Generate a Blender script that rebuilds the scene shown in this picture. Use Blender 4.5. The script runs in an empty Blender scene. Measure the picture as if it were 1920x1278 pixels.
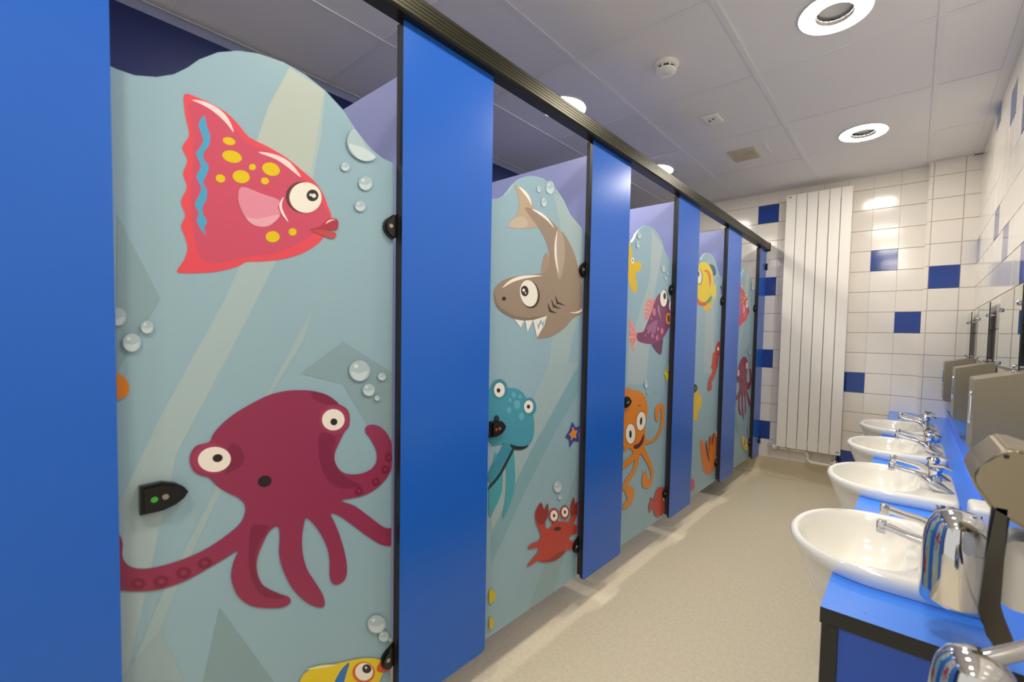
import bpy, bmesh, math, random
from mathutils import Vector, Matrix
random.seed(7)
S = bpy.context.scene
COL = S.collection
# ------------------------------------------------------------------ camera
cam_d = bpy.data.cameras.new('camera'); cam = bpy.data.objects.new('camera', cam_d); COL.objects.link(cam)
S.camera = cam
FPX = 841.6755
cam_d.sensor_fit = 'HORIZONTAL'; cam_d.sensor_width = 36.0; cam_d.lens = FPX/1920*36.0
cam_d.shift_x = -86.35/1920; cam_d.shift_y = 26.3/1920
cam_d.dof.use_dof = True; cam_d.dof.focus_distance = 2.1; cam_d.dof.aperture_fstop = 4.5; cam_d.clip_start = 0.02; cam_d.clip_end = 60
yaw, pit, rol = (math.radians(v) for v in (38.3024, -2.4038, 1.2659))
fw = Vector((-math.sin(yaw)*math.cos(pit), math.cos(yaw)*math.cos(pit), math.sin(pit)))
rt = Vector((math.cos(yaw), math.sin(yaw), 0)); up = rt.cross(fw)
r2 = rt*math.cos(rol)+up*math.sin(rol); u2 = -rt*math.sin(rol)+up*math.cos(rol)
cam.matrix_world = Matrix(((r2.x, u2.x, -fw.x, 1.0137), (r2.y, u2.y, -fw.y, 0.0), (r2.z, u2.z, -fw.z, 1.1444), (0, 0, 0, 1)))
# ------------------------------------------------------------------ world, exposure, lamp strength
W = bpy.data.worlds.new('world'); S.world = W; W.use_nodes = True
W.node_tree.nodes['Background'].inputs[0].default_value = (1.0, 0.97, 0.93, 1)
W.node_tree.nodes['Background'].inputs[1].default_value = .75
S.view_settings.view_transform = 'Standard'; S.view_settings.look = 'None'
S.view_settings.gamma = 1.0; S.view_settings.use_curve_mapping = False
S.view_settings.exposure = 0.04
LAMP = 140.0            # radiance of every glowing lamp ring
S.cycles.max_bounces = 10; S.cycles.diffuse_bounces = 6; S.cycles.glossy_bounces = 5
S.cycles.use_denoising = True; S.cycles.sample_clamp_indirect = 6.0
S.cycles.caustics_reflective = False

# ------------------------------------------------------------------ helpers
def lin(c):
    if isinstance(c, str):
        c = c.lstrip('#'); c = [int(c[i:i+2], 16)/255 for i in (0, 2, 4)]
        c = [v/12.92 if v <= .04045 else ((v+.055)/1.055)**2.4 for v in c]
    return (c[0], c[1], c[2], 1)
MATS = {}
def mat(name, col, rough=.5, metal=0., coat=0., emit=0., bump=0., bscale=200., var=0., vscale=8., stretch=None, spec=.5, trans=0.):
    if name in MATS: return MATS[name]
    m = bpy.data.materials.new(name); m.use_nodes = True; nt = m.node_tree; b = nt.nodes['Principled BSDF']
    b.inputs['Base Color'].default_value = lin(col); b.inputs['Roughness'].default_value = rough
    b.inputs['Metallic'].default_value = metal; b.inputs['Coat Weight'].default_value = coat
    b.inputs['Coat Roughness'].default_value = .05; b.inputs['Specular IOR Level'].default_value = spec
    b.inputs['Transmission Weight'].default_value = trans
    if emit:
        b.inputs['Emission Color'].default_value = (1, .95, .86, 1); b.inputs['Emission Strength'].default_value = emit
    tc = nt.nodes.new('ShaderNodeTexCoord'); mp = nt.nodes.new('ShaderNodeMapping'); nt.links.new(tc.outputs['Object'], mp.inputs[0])
    if stretch: mp.inputs['Scale'].default_value = stretch
    if var:
        n = nt.nodes.new('ShaderNodeTexNoise'); n.inputs['Scale'].default_value = vscale; n.inputs['Detail'].default_value = 4
        nt.links.new(mp.outputs[0], n.inputs['Vector'])
        mx = nt.nodes.new('ShaderNodeMix'); mx.data_type = 'RGBA'; c = lin(col)
        mx.inputs['A'].default_value = [max(0, v*(1-var)) for v in c[:3]]+[1]; mx.inputs['B'].default_value = [min(1, v*(1+var)) for v in c[:3]]+[1]
        nt.links.new(n.outputs['Fac'], mx.inputs['Factor']); nt.links.new(mx.outputs['Result'], b.inputs['Base Color'])
    if bump:
        n = nt.nodes.new('ShaderNodeTexNoise'); n.inputs['Scale'].default_value = bscale; n.inputs['Detail'].default_value = 3
        nt.links.new(mp.outputs[0], n.inputs['Vector'])
        bp = nt.nodes.new('ShaderNodeBump'); bp.inputs['Strength'].default_value = bump; bp.inputs['Distance'].default_value = .002
        nt.links.new(n.outputs['Fac'], bp.inputs['Height']); nt.links.new(bp.outputs[0], b.inputs['Normal'])
    MATS[name] = m; return m

def link(name, bm, mats, parent=None, smooth=False, loc=None, recalc=True):
    me = bpy.data.meshes.new(name)
    if recalc: bmesh.ops.recalc_face_normals(bm, faces=bm.faces)
    if smooth:
        for f in bm.faces: f.smooth = True
    bm.to_mesh(me); bm.free()
    for m in (mats if isinstance(mats, (list, tuple)) else [mats]): me.materials.append(m)
    if smooth == 'auto':
        me.set_sharp_from_angle(angle=math.radians(38))
    o = bpy.data.objects.new(name, me); COL.objects.link(o)
    if parent: o.parent = parent
    if loc: o.location = loc
    return o
def empty(name, loc=(0, 0, 0), rz=0):
    o = bpy.data.objects.new(name, None); COL.objects.link(o); o.location = loc; o.rotation_euler.z = rz; o.empty_display_size = .05
    return o
def tag(o, label, cat, group=None):
    o['label'] = label; o['category'] = cat
    if group: o['group'] = group
    return o
def struct(o, label=None):
    o['kind'] = 'structure'
    if label: o['label'] = label
    return o
def copy_tree(o, parent=None):
    c = o.copy(); COL.objects.link(c); c.parent = parent
    for ch in list(o.children): copy_tree(ch, c)
    return c
def box(bm, x0, x1, y0, y1, z0, z1, mi=0, bev=0., seg=1):
    r = bmesh.ops.create_cube(bm, size=1)
    for v in r['verts']:
        v.co = Vector((x0+(v.co.x+.5)*(x1-x0), y0+(v.co.y+.5)*(y1-y0), z0+(v.co.z+.5)*(z1-z0)))
    fs = {f for v in r['verts'] for f in v.link_faces}
    for f in fs: f.material_index = mi
    if bev:
        es = list({e for v in r['verts'] for e in v.link_edges})
        bmesh.ops.bevel(bm, geom=es, offset=bev, segments=seg, affect='EDGES', profile=.5)
    return r
def prism(bm, pts, a0, a1, ax, mi=0):
    """extrude a 2-D outline between a0 and a1 along axis ax ('x','y','z'); pts hold the other two axes in order"""
    def P(p, a):
        return {'x': (a, p[0], p[1]), 'y': (p[0], a, p[1]), 'z': (p[0], p[1], a)}[ax]
    A = [bm.verts.new(P(p, a0)) for p in pts]; B = [bm.verts.new(P(p, a1)) for p in pts]
    n = len(pts); fs = [bm.faces.new(A[::-1]), bm.faces.new(B)]
    for i in range(n): fs.append(bm.faces.new((A[i], A[(i+1) % n], B[(i+1) % n], B[i])))
    for f in fs: f.material_index = mi
    return fs
def loft(bm, rings, cap0=True, cap1=True, mi=0, closed=True):
    V = [[bm.verts.new(p) for p in r] for r in rings]; n = len(rings[0])
    for a, b in zip(V, V[1:]):
        for i in range(n if closed else n-1):
            f = bm.faces.new((a[i], a[(i+1) % n], b[(i+1) % n], b[i])); f.material_index = mi
    if cap0: bm.faces.new(V[0][::-1]).material_index = mi
    if cap1: bm.faces.new(V[-1]).material_index = mi
def lathe(bm, prof, n=24, c=(0, 0, 0), ax='z', mi=0, cap=True):
    rings = []
    for r, h in prof:
        ring = []
        for i in range(n):
            t = 2*math.pi*i/n; a, b = r*math.cos(t), r*math.sin(t)
            p = {'z': (a, b, h), 'x': (h, a, b), 'y': (a, h, b)}[ax]
            ring.append((p[0]+c[0], p[1]+c[1], p[2]+c[2]))
        rings.append(ring)
    loft(bm, rings, cap, cap, mi)
def tube(bm, path, rad, n=12, mi=0):
    rings = []; pts = [Vector(p) for p in path]
    for i, p in enumerate(pts):
        d = (pts[min(i+1, len(pts)-1)]-pts[max(i-1, 0)]).normalized()
        a = d.cross(Vector((0, 0, 1)));
        if a.length < .1: a = d.cross(Vector((0, 1, 0)))
        a.normalize(); b = d.cross(a)
        r = rad[i] if isinstance(rad, (list, tuple)) else rad
        rings.append([p+(a*math.cos(2*math.pi*k/n)+b*math.sin(2*math.pi*k/n))*r for k in range(n)])
    loft(bm, rings, True, True, mi)
def crom(pts, sub=3):
    """closed Catmull-Rom curve through pts"""
    o = []; n = len(pts)
    for i in range(n):
        p0, p1, p2, p3 = pts[i-1], pts[i], pts[(i+1) % n], pts[(i+2) % n]
        for k in range(sub):
            t = k/sub
            o.append(tuple(.5*((2*p1[j])+(-p0[j]+p2[j])*t+(2*p0[j]-5*p1[j]+4*p2[j]-p3[j])*t*t+(-p0[j]+3*p1[j]-3*p2[j]+p3[j])*t**3) for j in (0, 1)))
    return o
def clip(pts, ax, lim, keep_less):
    o = []; n = len(pts)
    ins = (lambda p: p[ax] <= lim) if keep_less else (lambda p: p[ax] >= lim)
    for i in range(n):
        a, b = pts[i], pts[(i+1) % n]
        if ins(a): o.append(a)
        if ins(a) != ins(b):
            t = (lim-a[ax])/(b[ax]-a[ax]); o.append((a[0]+(b[0]-a[0])*t, a[1]+(b[1]-a[1])*t))
    return o

# ------------------------------------------------------------------ palette
M_floor = mat('beige_vinyl', '#e2d6ba', .42, bump=.12, bscale=900, var=.16, vscale=70)
M_cove = mat('beige_vinyl_cove', '#d0c2a2', .5)
M_ceil = mat('ceiling_board', '#e6e3de', .85, bump=.05, bscale=500)
M_grid = mat('ceiling_grid_paint', '#e2dfdb', .5)
M_void = mat('ceiling_void', '#8d8a86', .9)
M_tile = mat('white_glazed_tile', '#e6dfd3', .13, bump=.05, bscale=22)
M_btile = mat('blue_glazed_tile', '#1f3f8c', .10, bump=.04, bscale=22)
M_grout = mat('grout', '#e6dfd2', .5)
M_plaster = mat('lilac_plaster', '#8f96b5', .7)
M_pan = mat('blue_laminate', '#1d60c4', .26, spec=.45)
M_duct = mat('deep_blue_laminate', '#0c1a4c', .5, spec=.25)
M_black = mat('black_core_edge', '#17181a', .4)
M_div = mat('lilac_laminate', '#979dcc', .35)
M_rail = mat('ribbed_bronze_aluminium', '#3b382a', .34, metal=.75, var=.15, vscale=60, stretch=(1, .05, 1))
M_door = mat('sea_print_laminate', '#90afbc', .3, var=.05, vscale=2.2, stretch=(1, 1.6, .35), spec=.4)
M_hinge = mat('black_nylon', '#0d0d0e', .22)
M_screw = mat('screw_steel', '#b9ac9c', .3, metal=.9)
M_green = mat('green_indicator', '#3fa33a', .4)
M_red = mat('red_indicator', '#c02a22', .4)
M_steel = mat('brushed_steel', '#a0967f', .34, metal=1., var=.05, vscale=30, stretch=(1, 1, .05))
M_bronze = mat('dark_brushed_steel', '#59564f', .32, metal=1.)
M_chrome = mat('chrome', '#dcdcdc', .06, metal=1.)
M_ceramic = mat('white_ceramic', '#eeebe2', .10, coat=.5)
M_top = mat('blue_worktop', '#3f88f5', .22, spec=.6)
M_glass = mat('mirror_silver', '#cdd3c6', .015, metal=1.)
M_rad = mat('white_radiator_paint', '#e9e4da', .35)
M_white = mat('white_plastic', '#e4e1d8', .4)
M_pipe = mat('white_painted_pipe', '#e2dccf', .35)
M_vent = mat('beige_vent', '#c9bea4', .6)
M_dark = mat('dark_gap', '#26262a', .7)
M_glow = mat('lamp_glow', '#ffffff', .4, emit=LAMP)
M_refl = mat('lamp_reflector', '#9a9aa0', .12, metal=1.)
M_badge = mat('grey_badge', '#8f8f90', .4)
HT = 2.40; XR = 1.32; XL = -1.384; YB = 4.13; YP = 4.05; YN = -2.2

PRINTS = [
(1,'printed_light_rays',[
('#a3b8bb',0,'6069 16803 6424 16756 6344 15781 6176 14808 5489 12974 4729 11199 3814 9157 3093 5307 2968 5383 3009 8313 3601 9868 4562 12019 5495 14612'),
('#b1bdb4',0,'5703 16908 6401 16757 6121 14850 5021 14891 5306 15934'),
('#86a3ac',0,'3060 10656 3625 11946 3097 13311'),
('#86a1a9',0,'5897 10510 6824 10212 8141 7903 8123 10395 6823 11208'),
('#9db4b9',0,'6173 11970 5963 11205 4990 9475 3788 6686 3276 5195 3093 5307 3563 6587 4536 8702 5738 11090'),
('#839fa6',0,'4429 5980 5352 3930 4165 4654'),
('#96adb3',0,'2988 5371 3557 5998 3885 4824'),
]),
(1,'printed_pink_fish',[
('#dd4a58',1,'3988 15622 4187 15645 4426 15613 4634 15534 4805 15399 4982 15224 5308 15148 5653 15035 5966 14854 6211 14697 6381 14481 6479 14242 6556 14052 6526 13778 6352 13478 6182 13291 5909 13085 5545 12918 5201 12825 4922 12774 4787 12677 4527 12556 4278 12484 4002 12440 3851 12450 3947 12659 4006 12885 3970 13095 3919 13276 3982 13480 3920 13703 4010 13987 3955 14209 4022 14466 3949 14678 4049 14926 4000 15261'),
('#c74c66',1,'4051 15493 4426 15525 4718 15341 4936 15115 5307 15058 5807 14862 6352 14270 6526 13897 6127 13524 5545 13084 4923 12879 4402 12675 4180 12767 4105 13144 4061 13713 4099 14491 4097 15062'),
('#f3d6d4',1,'4094 15567 4266 15615 4467 15581 4633 15459 4726 15223 4590 15368 4405 15493 4226 15551'),
('#f3d6d4',1,'5128 14982 5404 15036 5704 14969 5923 14717 5703 14831 5453 14944'),
('#45a0c8',1,'4271 15367 4302 15210 4356 15011 4331 14832 4257 14686 4256 14564 4328 14465 4302 14311 4245 14148 4299 14017 4290 13843 4232 13682 4239 13561 4294 13426 4253 13319 4276 13176 4185 13306 4147 13444 4176 13571 4122 13704 4191 13915 4212 14042 4147 14217 4215 14431 4147 14626 4219 14794 4252 14926 4202 15100 4191 15192'),
('#dcc008',1,'4747 15033 4733 15004 4706 14980 4670 14963 4631 14956 4595 14961 4566 14976 4551 14999 4549 15026 4563 15054 4589 15079 4624 15096 4663 15103 4700 15099 4729 15084 4745 15061'),
('#dcc008',1,'4848 14754 4826 14710 4784 14672 4728 14647 4667 14638 4611 14647 4567 14672 4542 14709 4540 14752 4561 14796 4602 14833 4657 14859 4718 14869 4775 14861 4820 14837 4846 14799'),
('#dcc008',1,'4980 14428 4961 14378 4924 14334 4874 14303 4819 14290 4768 14295 4727 14319 4704 14358 4701 14405 4718 14454 4754 14497 4803 14529 4858 14543 4910 14539 4952 14515 4976 14476'),
('#dcc008',1,'5089 14677 5084 14652 5071 14627 5052 14608 5029 14596 5006 14594 4987 14602 4974 14618 4970 14641 4974 14666 4987 14690 5007 14710 5029 14721 5052 14724 5072 14716 5084 14700'),
('#dcc008',1,'4577 14275 4564 14247 4541 14224 4513 14211 4485 14210 4459 14220 4441 14240 4433 14266 4436 14296 4450 14325 4472 14347 4500 14360 4529 14362 4554 14353 4572 14333 4581 14305'),
('#dcc008',1,'5511 14699 5483 14649 5435 14609 5376 14586 5314 14582 5258 14599 5218 14633 5198 14679 5201 14730 5228 14780 5274 14819 5332 14843 5394 14848 5451 14833 5493 14799 5514 14752'),
('#dcc008',1,'5312 14446 5300 14419 5280 14396 5254 14381 5226 14376 5201 14383 5182 14398 5173 14422 5174 14449 5185 14476 5205 14499 5231 14514 5259 14519 5284 14513 5303 14497 5313 14474'),
('#dcc008',1,'5506 13380 5496 13334 5468 13292 5426 13259 5377 13242 5328 13242 5288 13259 5261 13291 5251 13333 5261 13378 5288 13420 5329 13452 5378 13470 5427 13471 5468 13454 5496 13422'),
('#dcc008',1,'5830 13542 5824 13510 5807 13481 5781 13460 5751 13448 5721 13448 5696 13461 5680 13483 5674 13511 5680 13542 5697 13571 5722 13593 5752 13605 5782 13605 5807 13593 5824 13571'),
('#dc8ba0',1,'4842 14222 5161 14182 5499 14128 5473 13975 5513 13836 5349 13594 5181 13517 5018 13537 4905 13648 4839 13773 4787 13967'),
('#e3a3b0',1,'4905 13654 5111 13662 5513 13836 5349 13594 5181 13517 5018 13537'),
('#f5dfe0',1,'5584 14221 5548 13992 5674 13717 5548 13855 5499 14035'),
('#5c3438',1,'6280 14261 6212 14133 6105 14033 5977 13976 5848 13970 5737 14014 5661 14100 5628 14216 5645 14344 5707 14466 5807 14566 5931 14628 6062 14641 6178 14602 6261 14516 6297 14396'),
('#ebe6d8',1,'6336 14333 6289 14201 6199 14088 6081 14010 5954 13980 5838 14000 5749 14066 5699 14167 5696 14290 5739 14416 5823 14527 5936 14608 6062 14645 6182 14631 6277 14567 6332 14462'),
('#2a2426',1,'6273 14424 6263 14373 6237 14325 6197 14288 6150 14267 6103 14265 6064 14282 6038 14316 6029 14362 6039 14412 6065 14460 6104 14497 6150 14519 6197 14522 6237 14505 6263 14471'),
('#ebe6d8',1,'6139 14402 6131 14379 6111 14366 6092 14369 6084 14387 6092 14410 6111 14423 6131 14420'),
('#ebe6d8',1,'6222 14406 6209 14370 6178 14348 6146 14354 6133 14383 6146 14419 6178 14440 6209 14435'),
('#a83646',1,'6083 13648 6295 13743 6439 13908 6585 13999 6693 13980 6705 13844 6645 13742 6352 13696'),
('#bb4a52',1,'6127 13628 6352 13696 6633 13691 6645 13592 6556 13527 6352 13567'),
('#f0c8c8',1,'6421 13833 6497 13938 6645 13982 6538 13923'),
]),
(1,'printed_octopus',[
('#8f3352',1,'4291 9287 4088 9247 3999 9038 4044 8802 4163 8674 4277 8611 4409 8408 4580 8232 4756 8077 4856 7914 4854 7723 4753 7536 4486 7357 4150 7215 3757 7161 3428 7183 3221 7275 3121 7408 3084 7562 3093 7745 3062 7895 2998 7972 2967 7606 2972 7060 3115 6918 3318 6815 3603 6738 3945 6757 4270 6856 4526 6942 4731 7011 4658 6810 4620 6527 4676 6231 4788 5988 4973 5763 5264 5586 5518 5478 5677 5493 5677 5612 5571 5719 5316 5920 5144 6167 5063 6456 5065 6708 5148 6959 5272 7199 5397 7289 5473 7218 5482 6955 5471 6668 5547 6288 5731 5797 6005 5371 6263 5126 6399 5094 6381 5323 6234 5670 6034 6092 5940 6493 5924 6860 5963 7148 6008 7284 6149 7119 6322 6816 6470 6420 6519 6086 6519 5769 6580 5552 6717 5462 6875 5524 6926 5732 6874 6143 6746 6640 6622 6999 6543 7213 6714 7129 7034 6804 7439 6371 7795 6041 8094 5899 8452 5871 8446 6480 8281 6546 8205 6428 8015 6384 7793 6526 7471 6866 7098 7242 6776 7462 7097 7438 7434 7447 7786 7593 8042 7877 8107 8281 8037 8675 7851 8979 7600 9144 7392 9134 7373 8985 7497 8800 7638 8507 7661 8233 7535 8058 7295 7992 6998 8035 6775 8162 6639 8412 6639 8632 6743 8864 6849 9067 6963 9209 6975 9462 6898 9630 6742 9742 6529 9918 6237 10084 5903 10147 5586 10150 5285 10091 4997 9955 4723 9798 4504 9616 4354 9431'),
('#7c2946',1,'4609 9169 4763 9125 4853 8920 4806 8714 4627 8646 4539 8623'),
('#7c2946',1,'6323 9149 6270 8824 6322 8387 6530 7937 6839 7733 7296 7682 6966 7926 6682 8246 6590 8641 6651 8973'),
('#7c2946',1,'6180 10088 6469 9985 6723 9744 6352 9814 6123 9986'),
('#7c2946',1,'4959 7415 5078 7432 5272 7313 5076 6985 5025 6555 5144 6139 5571 5689 5265 5799 5047 6096 4931 6537 4924 6984'),
('#9a3c5a',1,'4607 8900 4582 8783 4516 8695 4419 8649 4306 8651 4196 8700 4106 8786 4046 8898 4027 9017 4049 9128 4110 9215 4202 9264 4311 9268 4423 9225 4519 9140 4584 9025'),
('#9a3c5a',1,'6956 9357 6929 9229 6853 9129 6739 9072 6608 9068 6479 9113 6372 9202 6301 9319 6276 9447 6301 9569 6372 9667 6479 9726 6607 9738 6738 9698 6852 9612 6929 9491'),
('#eee4da',1,'4628 8907 4612 8813 4559 8740 4477 8697 4379 8692 4281 8724 4198 8788 4141 8873 4118 8967 4132 9057 4182 9129 4260 9173 4355 9182 4454 9154 4542 9092 4603 9005'),
('#2c2224',1,'4497 8955 4495 8924 4481 8898 4458 8881 4428 8874 4397 8880 4369 8897 4349 8922 4339 8952 4341 8982 4355 9008 4378 9026 4407 9032 4438 9027 4466 9010 4487 8985'),
('#eee4da',1,'6855 9370 6835 9276 6778 9202 6694 9161 6596 9156 6499 9190 6418 9255 6365 9342 6346 9438 6365 9529 6418 9601 6499 9645 6595 9652 6693 9622 6777 9558 6834 9469'),
('#2c2224',1,'6687 9342 6672 9297 6632 9273 6583 9280 6544 9315 6529 9364 6544 9409 6583 9433 6632 9427 6672 9392'),
('#2c2026',1,'5332 8316 5332 8269 5314 8228 5279 8199 5234 8187 5185 8194 5140 8218 5106 8255 5087 8300 5086 8346 5104 8386 5138 8415 5182 8427 5231 8422 5277 8399 5312 8362'),
('#76253f',1,'4302 6985 4298 6922 4257 6881 4194 6878 4135 6912 4101 6971 4105 7032 4145 7073 4207 7078 4267 7044'),
('#8f3352',1,'4249 6959 4234 6933 4200 6933 4167 6960 4153 6996 4167 7022 4201 7022 4235 6996'),
('#76253f',1,'3994 6911 3985 6850 3939 6815 3874 6819 3815 6861 3785 6923 3793 6984 3838 7019 3903 7016 3963 6975'),
('#8f3352',1,'3937 6897 3923 6871 3888 6872 3854 6899 3840 6937 3854 6963 3889 6963 3923 6935'),
('#76253f',1,'3676 6874 3665 6816 3620 6786 3558 6795 3503 6839 3476 6901 3487 6958 3531 6989 3593 6981 3649 6937'),
('#8f3352',1,'3622 6868 3608 6843 3575 6844 3543 6870 3530 6907 3544 6932 3576 6932 3608 6905'),
('#76253f',1,'3368 6937 3350 6891 3302 6879 3245 6903 3200 6956 3183 7016 3201 7061 3247 7074 3305 7051 3351 6998'),
('#8f3352',1,'3317 6959 3304 6935 3274 6936 3245 6961 3233 6994 3246 7018 3275 7017 3305 6993'),
('#76253f',1,'8093 8228 8073 8170 8021 8143 7956 8157 7904 8205 7884 8269 7904 8326 7955 8354 8019 8341 8072 8293'),
('#8f3352',1,'8035 8239 8021 8209 7988 8202 7955 8222 7941 8258 7954 8288 7987 8295 8021 8275'),
('#76253f',1,'7990 7930 7970 7878 7919 7854 7855 7869 7804 7915 7784 7976 7803 8028 7854 8052 7918 8038 7970 7992'),
('#8f3352',1,'7933 7943 7919 7915 7887 7910 7854 7930 7840 7964 7853 7991 7886 7997 7919 7977'),
('#76253f',1,'7735 7680 7717 7629 7667 7607 7605 7622 7556 7669 7537 7729 7555 7780 7604 7802 7666 7788 7716 7741'),
('#8f3352',1,'7680 7694 7667 7667 7636 7662 7604 7682 7591 7716 7604 7743 7635 7747 7667 7727'),
('#76253f',1,'7297 7556 7279 7506 7232 7485 7174 7500 7128 7546 7110 7605 7127 7654 7174 7675 7231 7661 7279 7615'),
('#8f3352',1,'7245 7569 7233 7543 7203 7539 7173 7559 7161 7591 7173 7617 7203 7622 7233 7602'),
]),
(1,'printed_yellow_fish',[
('#e0c424',1,'5862 3483 5946 3740 6233 3746 6594 3594 6977 3461 7382 3298 7739 3061 7888 2834 7815 2556 7598 2335 7180 2358 6595 2701 6116 3105'),
('#2f70b4',1,'6944 3426 6751 3326 6582 3036 6797 2903 6912 3198 6977 3380'),
('#ece09a',1,'6002 3818 6351 3722 6657 3539 6351 3652'),
('#d2602c',1,'7632 2778 7609 2684 7544 2633 7448 2631 7336 2678 7225 2767 7133 2882 7072 3007 7050 3123 7071 3214 7132 3266 7224 3272 7334 3229 7446 3144 7543 3028 7608 2899'),
('#ece8dc',1,'7581 2829 7564 2751 7513 2707 7438 2703 7349 2739 7262 2809 7189 2902 7141 3004 7123 3100 7140 3175 7188 3220 7261 3227 7348 3194 7436 3126 7512 3033 7563 2928'),
('#2a2624',1,'7538 2931 7529 2891 7503 2868 7464 2866 7418 2884 7373 2920 7335 2968 7309 3021 7300 3071 7309 3110 7334 3133 7372 3137 7417 3119 7463 3084 7502 3036 7529 2982'),
('#ece8dc',1,'7425 3025 7411 3003 7383 3020 7369 3058 7383 3080 7411 3063'),
('#d85634',1,'8022 3065 7828 3010 7689 2878 7726 2736 7964 2588 8040 2695 7873 2806 8000 2912'),
]),
(1,'printed_orange_shape',[
('#d97e24',1,'3022 10675 3099 10635 3170 10554 3201 10429 3186 10303 3126 10249 3016 10241'),
]),
(1,'printed_bubbles',[
('#a9bdc4',1,'6961 15259 6947 15203 6908 15154 6856 15124 6804 15123 6766 15148 6752 15195 6766 15250 6803 15299 6855 15329 6908 15332 6947 15306'),
('#c3d2d6',1,'6772 15191 6856 15201 6940 15253 6908 15166 6856 15129 6793 15136'),
('#d3dcda',1,'6842 15269 6830 15247 6808 15240 6796 15255 6808 15276 6830 15283'),
('#a9bdc4',1,'7509 15027 7486 14938 7422 14861 7336 14816 7250 14815 7188 14858 7165 14932 7187 15019 7249 15095 7334 15142 7421 15145 7485 15103'),
('#c3d2d6',1,'7199 14925 7335 14938 7474 15017 7422 14880 7336 14824 7233 14838'),
('#d3dcda',1,'7312 15046 7294 15013 7256 15002 7237 15025 7256 15058 7293 15069'),
('#a9bdc4',1,'7337 14446 7320 14379 7272 14322 7206 14290 7142 14292 7094 14326 7077 14384 7094 14450 7141 14507 7205 14539 7271 14538 7319 14504'),
('#c3d2d6',1,'7103 14378 7206 14383 7311 14440 7272 14336 7206 14296 7129 14309'),
('#d3dcda',1,'7189 14467 7175 14442 7146 14435 7132 14453 7146 14478 7174 14485'),
('#a9bdc4',1,'3184 11610 3168 11533 3127 11476 3072 11454 3018 11472 2979 11526 2966 11600 2981 11675 3021 11732 3076 11756 3130 11739 3170 11686'),
('#c3d2d6',1,'2987 11586 3073 11567 3162 11609 3127 11493 3072 11461 3007 11497'),
('#d3dcda',1,'3061 11672 3048 11645 3024 11644 3013 11670 3025 11696 3049 11698'),
('#a9bdc4',1,'3525 11445 3513 11388 3481 11347 3440 11331 3398 11345 3369 11385 3359 11440 3370 11495 3401 11537 3442 11553 3484 11540 3514 11500'),
('#c3d2d6',1,'3375 11429 3441 11414 3508 11444 3482 11360 3440 11337 3390 11363'),
('#d3dcda',1,'3431 11492 3421 11472 3403 11472 3394 11490 3404 11510 3422 11511'),
('#a9bdc4',1,'3359 11173 3342 11095 3299 11039 3242 11019 3186 11040 3146 11096 3132 11173 3148 11249 3190 11306 3246 11328 3303 11308 3344 11251'),
('#c3d2d6',1,'3154 11158 3244 11135 3336 11173 3300 11057 3242 11026 3175 11066'),
('#d3dcda',1,'3230 11243 3218 11216 3193 11216 3181 11242 3194 11269 3218 11269'),
('#a9bdc4',1,'7059 16143 7200 16023 7365 15832 7588 15685 7433 15529 7202 15481 6979 15568 6885 15791 6947 16023'),
('#c3d2d6',1,'6916 15741 7137 15786 7332 15771 7574 15675 7399 15531 7138 15510'),
]),
(1,'printed_bubbles',[
('#a9bdc4',1,'7462 10499 7427 10374 7330 10286 7200 10261 7073 10302 6981 10398 6947 10523 6980 10645 7072 10732 7199 10762 7329 10724 7425 10628'),
('#c3d2d6',1,'6997 10496 7200 10449 7409 10502 7330 10316 7200 10273 7047 10345'),
('#d3dcda',1,'7166 10626 7138 10583 7082 10586 7054 10630 7082 10672 7138 10670'),
('#a9bdc4',1,'7879 10331 7865 10282 7825 10247 7771 10237 7718 10254 7679 10293 7664 10344 7678 10393 7717 10427 7770 10438 7824 10422 7864 10383'),
('#c3d2d6',1,'7685 10333 7771 10313 7857 10333 7825 10259 7771 10242 7707 10271'),
('#d3dcda',1,'7756 10384 7745 10367 7721 10368 7709 10386 7721 10403 7745 10402'),
('#a9bdc4',1,'7589 10017 7567 9942 7509 9892 7430 9879 7352 9906 7295 9966 7274 10042 7295 10115 7351 10166 7429 10180 7508 10155 7567 10095'),
('#c3d2d6',1,'7305 10025 7430 9992 7556 10019 7509 9910 7430 9886 7336 9932'),
('#d3dcda',1,'7409 10099 7392 10074 7358 10077 7340 10104 7357 10129 7392 10126'),
('#a9bdc4',1,'7717 9806 7707 9773 7681 9751 7646 9746 7611 9758 7585 9785 7576 9819 7585 9851 7610 9873 7645 9879 7681 9867 7707 9840'),
('#c3d2d6',1,'7590 9811 7646 9796 7702 9807 7681 9759 7646 9749 7604 9770'),
('#d3dcda',1,'7636 9843 7629 9832 7613 9834 7605 9846 7613 9857 7629 9856'),
('#a9bdc4',1,'7911 3909 7878 3806 7786 3765 7663 3797 7541 3892 7452 4023 7420 4156 7451 4257 7539 4300 7660 4272 7784 4180 7877 4047'),
('#c3d2d6',1,'7468 4109 7662 3975 7861 3935 7786 3793 7663 3809 7516 3943'),
('#d3dcda',1,'7629 4157 7602 4130 7549 4156 7522 4210 7549 4238 7602 4212'),
('#a9bdc4',1,'8011 3530 7991 3469 7937 3446 7862 3467 7788 3525 7734 3606 7714 3686 7733 3746 7786 3770 7860 3751 7935 3693 7990 3612'),
('#c3d2d6',1,'7743 3657 7861 3573 7981 3546 7936 3463 7862 3474 7773 3557'),
('#d3dcda',1,'7841 3683 7825 3667 7793 3684 7776 3717 7792 3733 7825 3716'),
('#a9bdc4',1,'8271 3816 8257 3775 8220 3759 8170 3772 8120 3810 8083 3862 8069 3916 8082 3956 8119 3972 8169 3960 8219 3923 8257 3870'),
('#c3d2d6',1,'8089 3896 8170 3843 8250 3826 8220 3770 8170 3777 8110 3830'),
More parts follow.
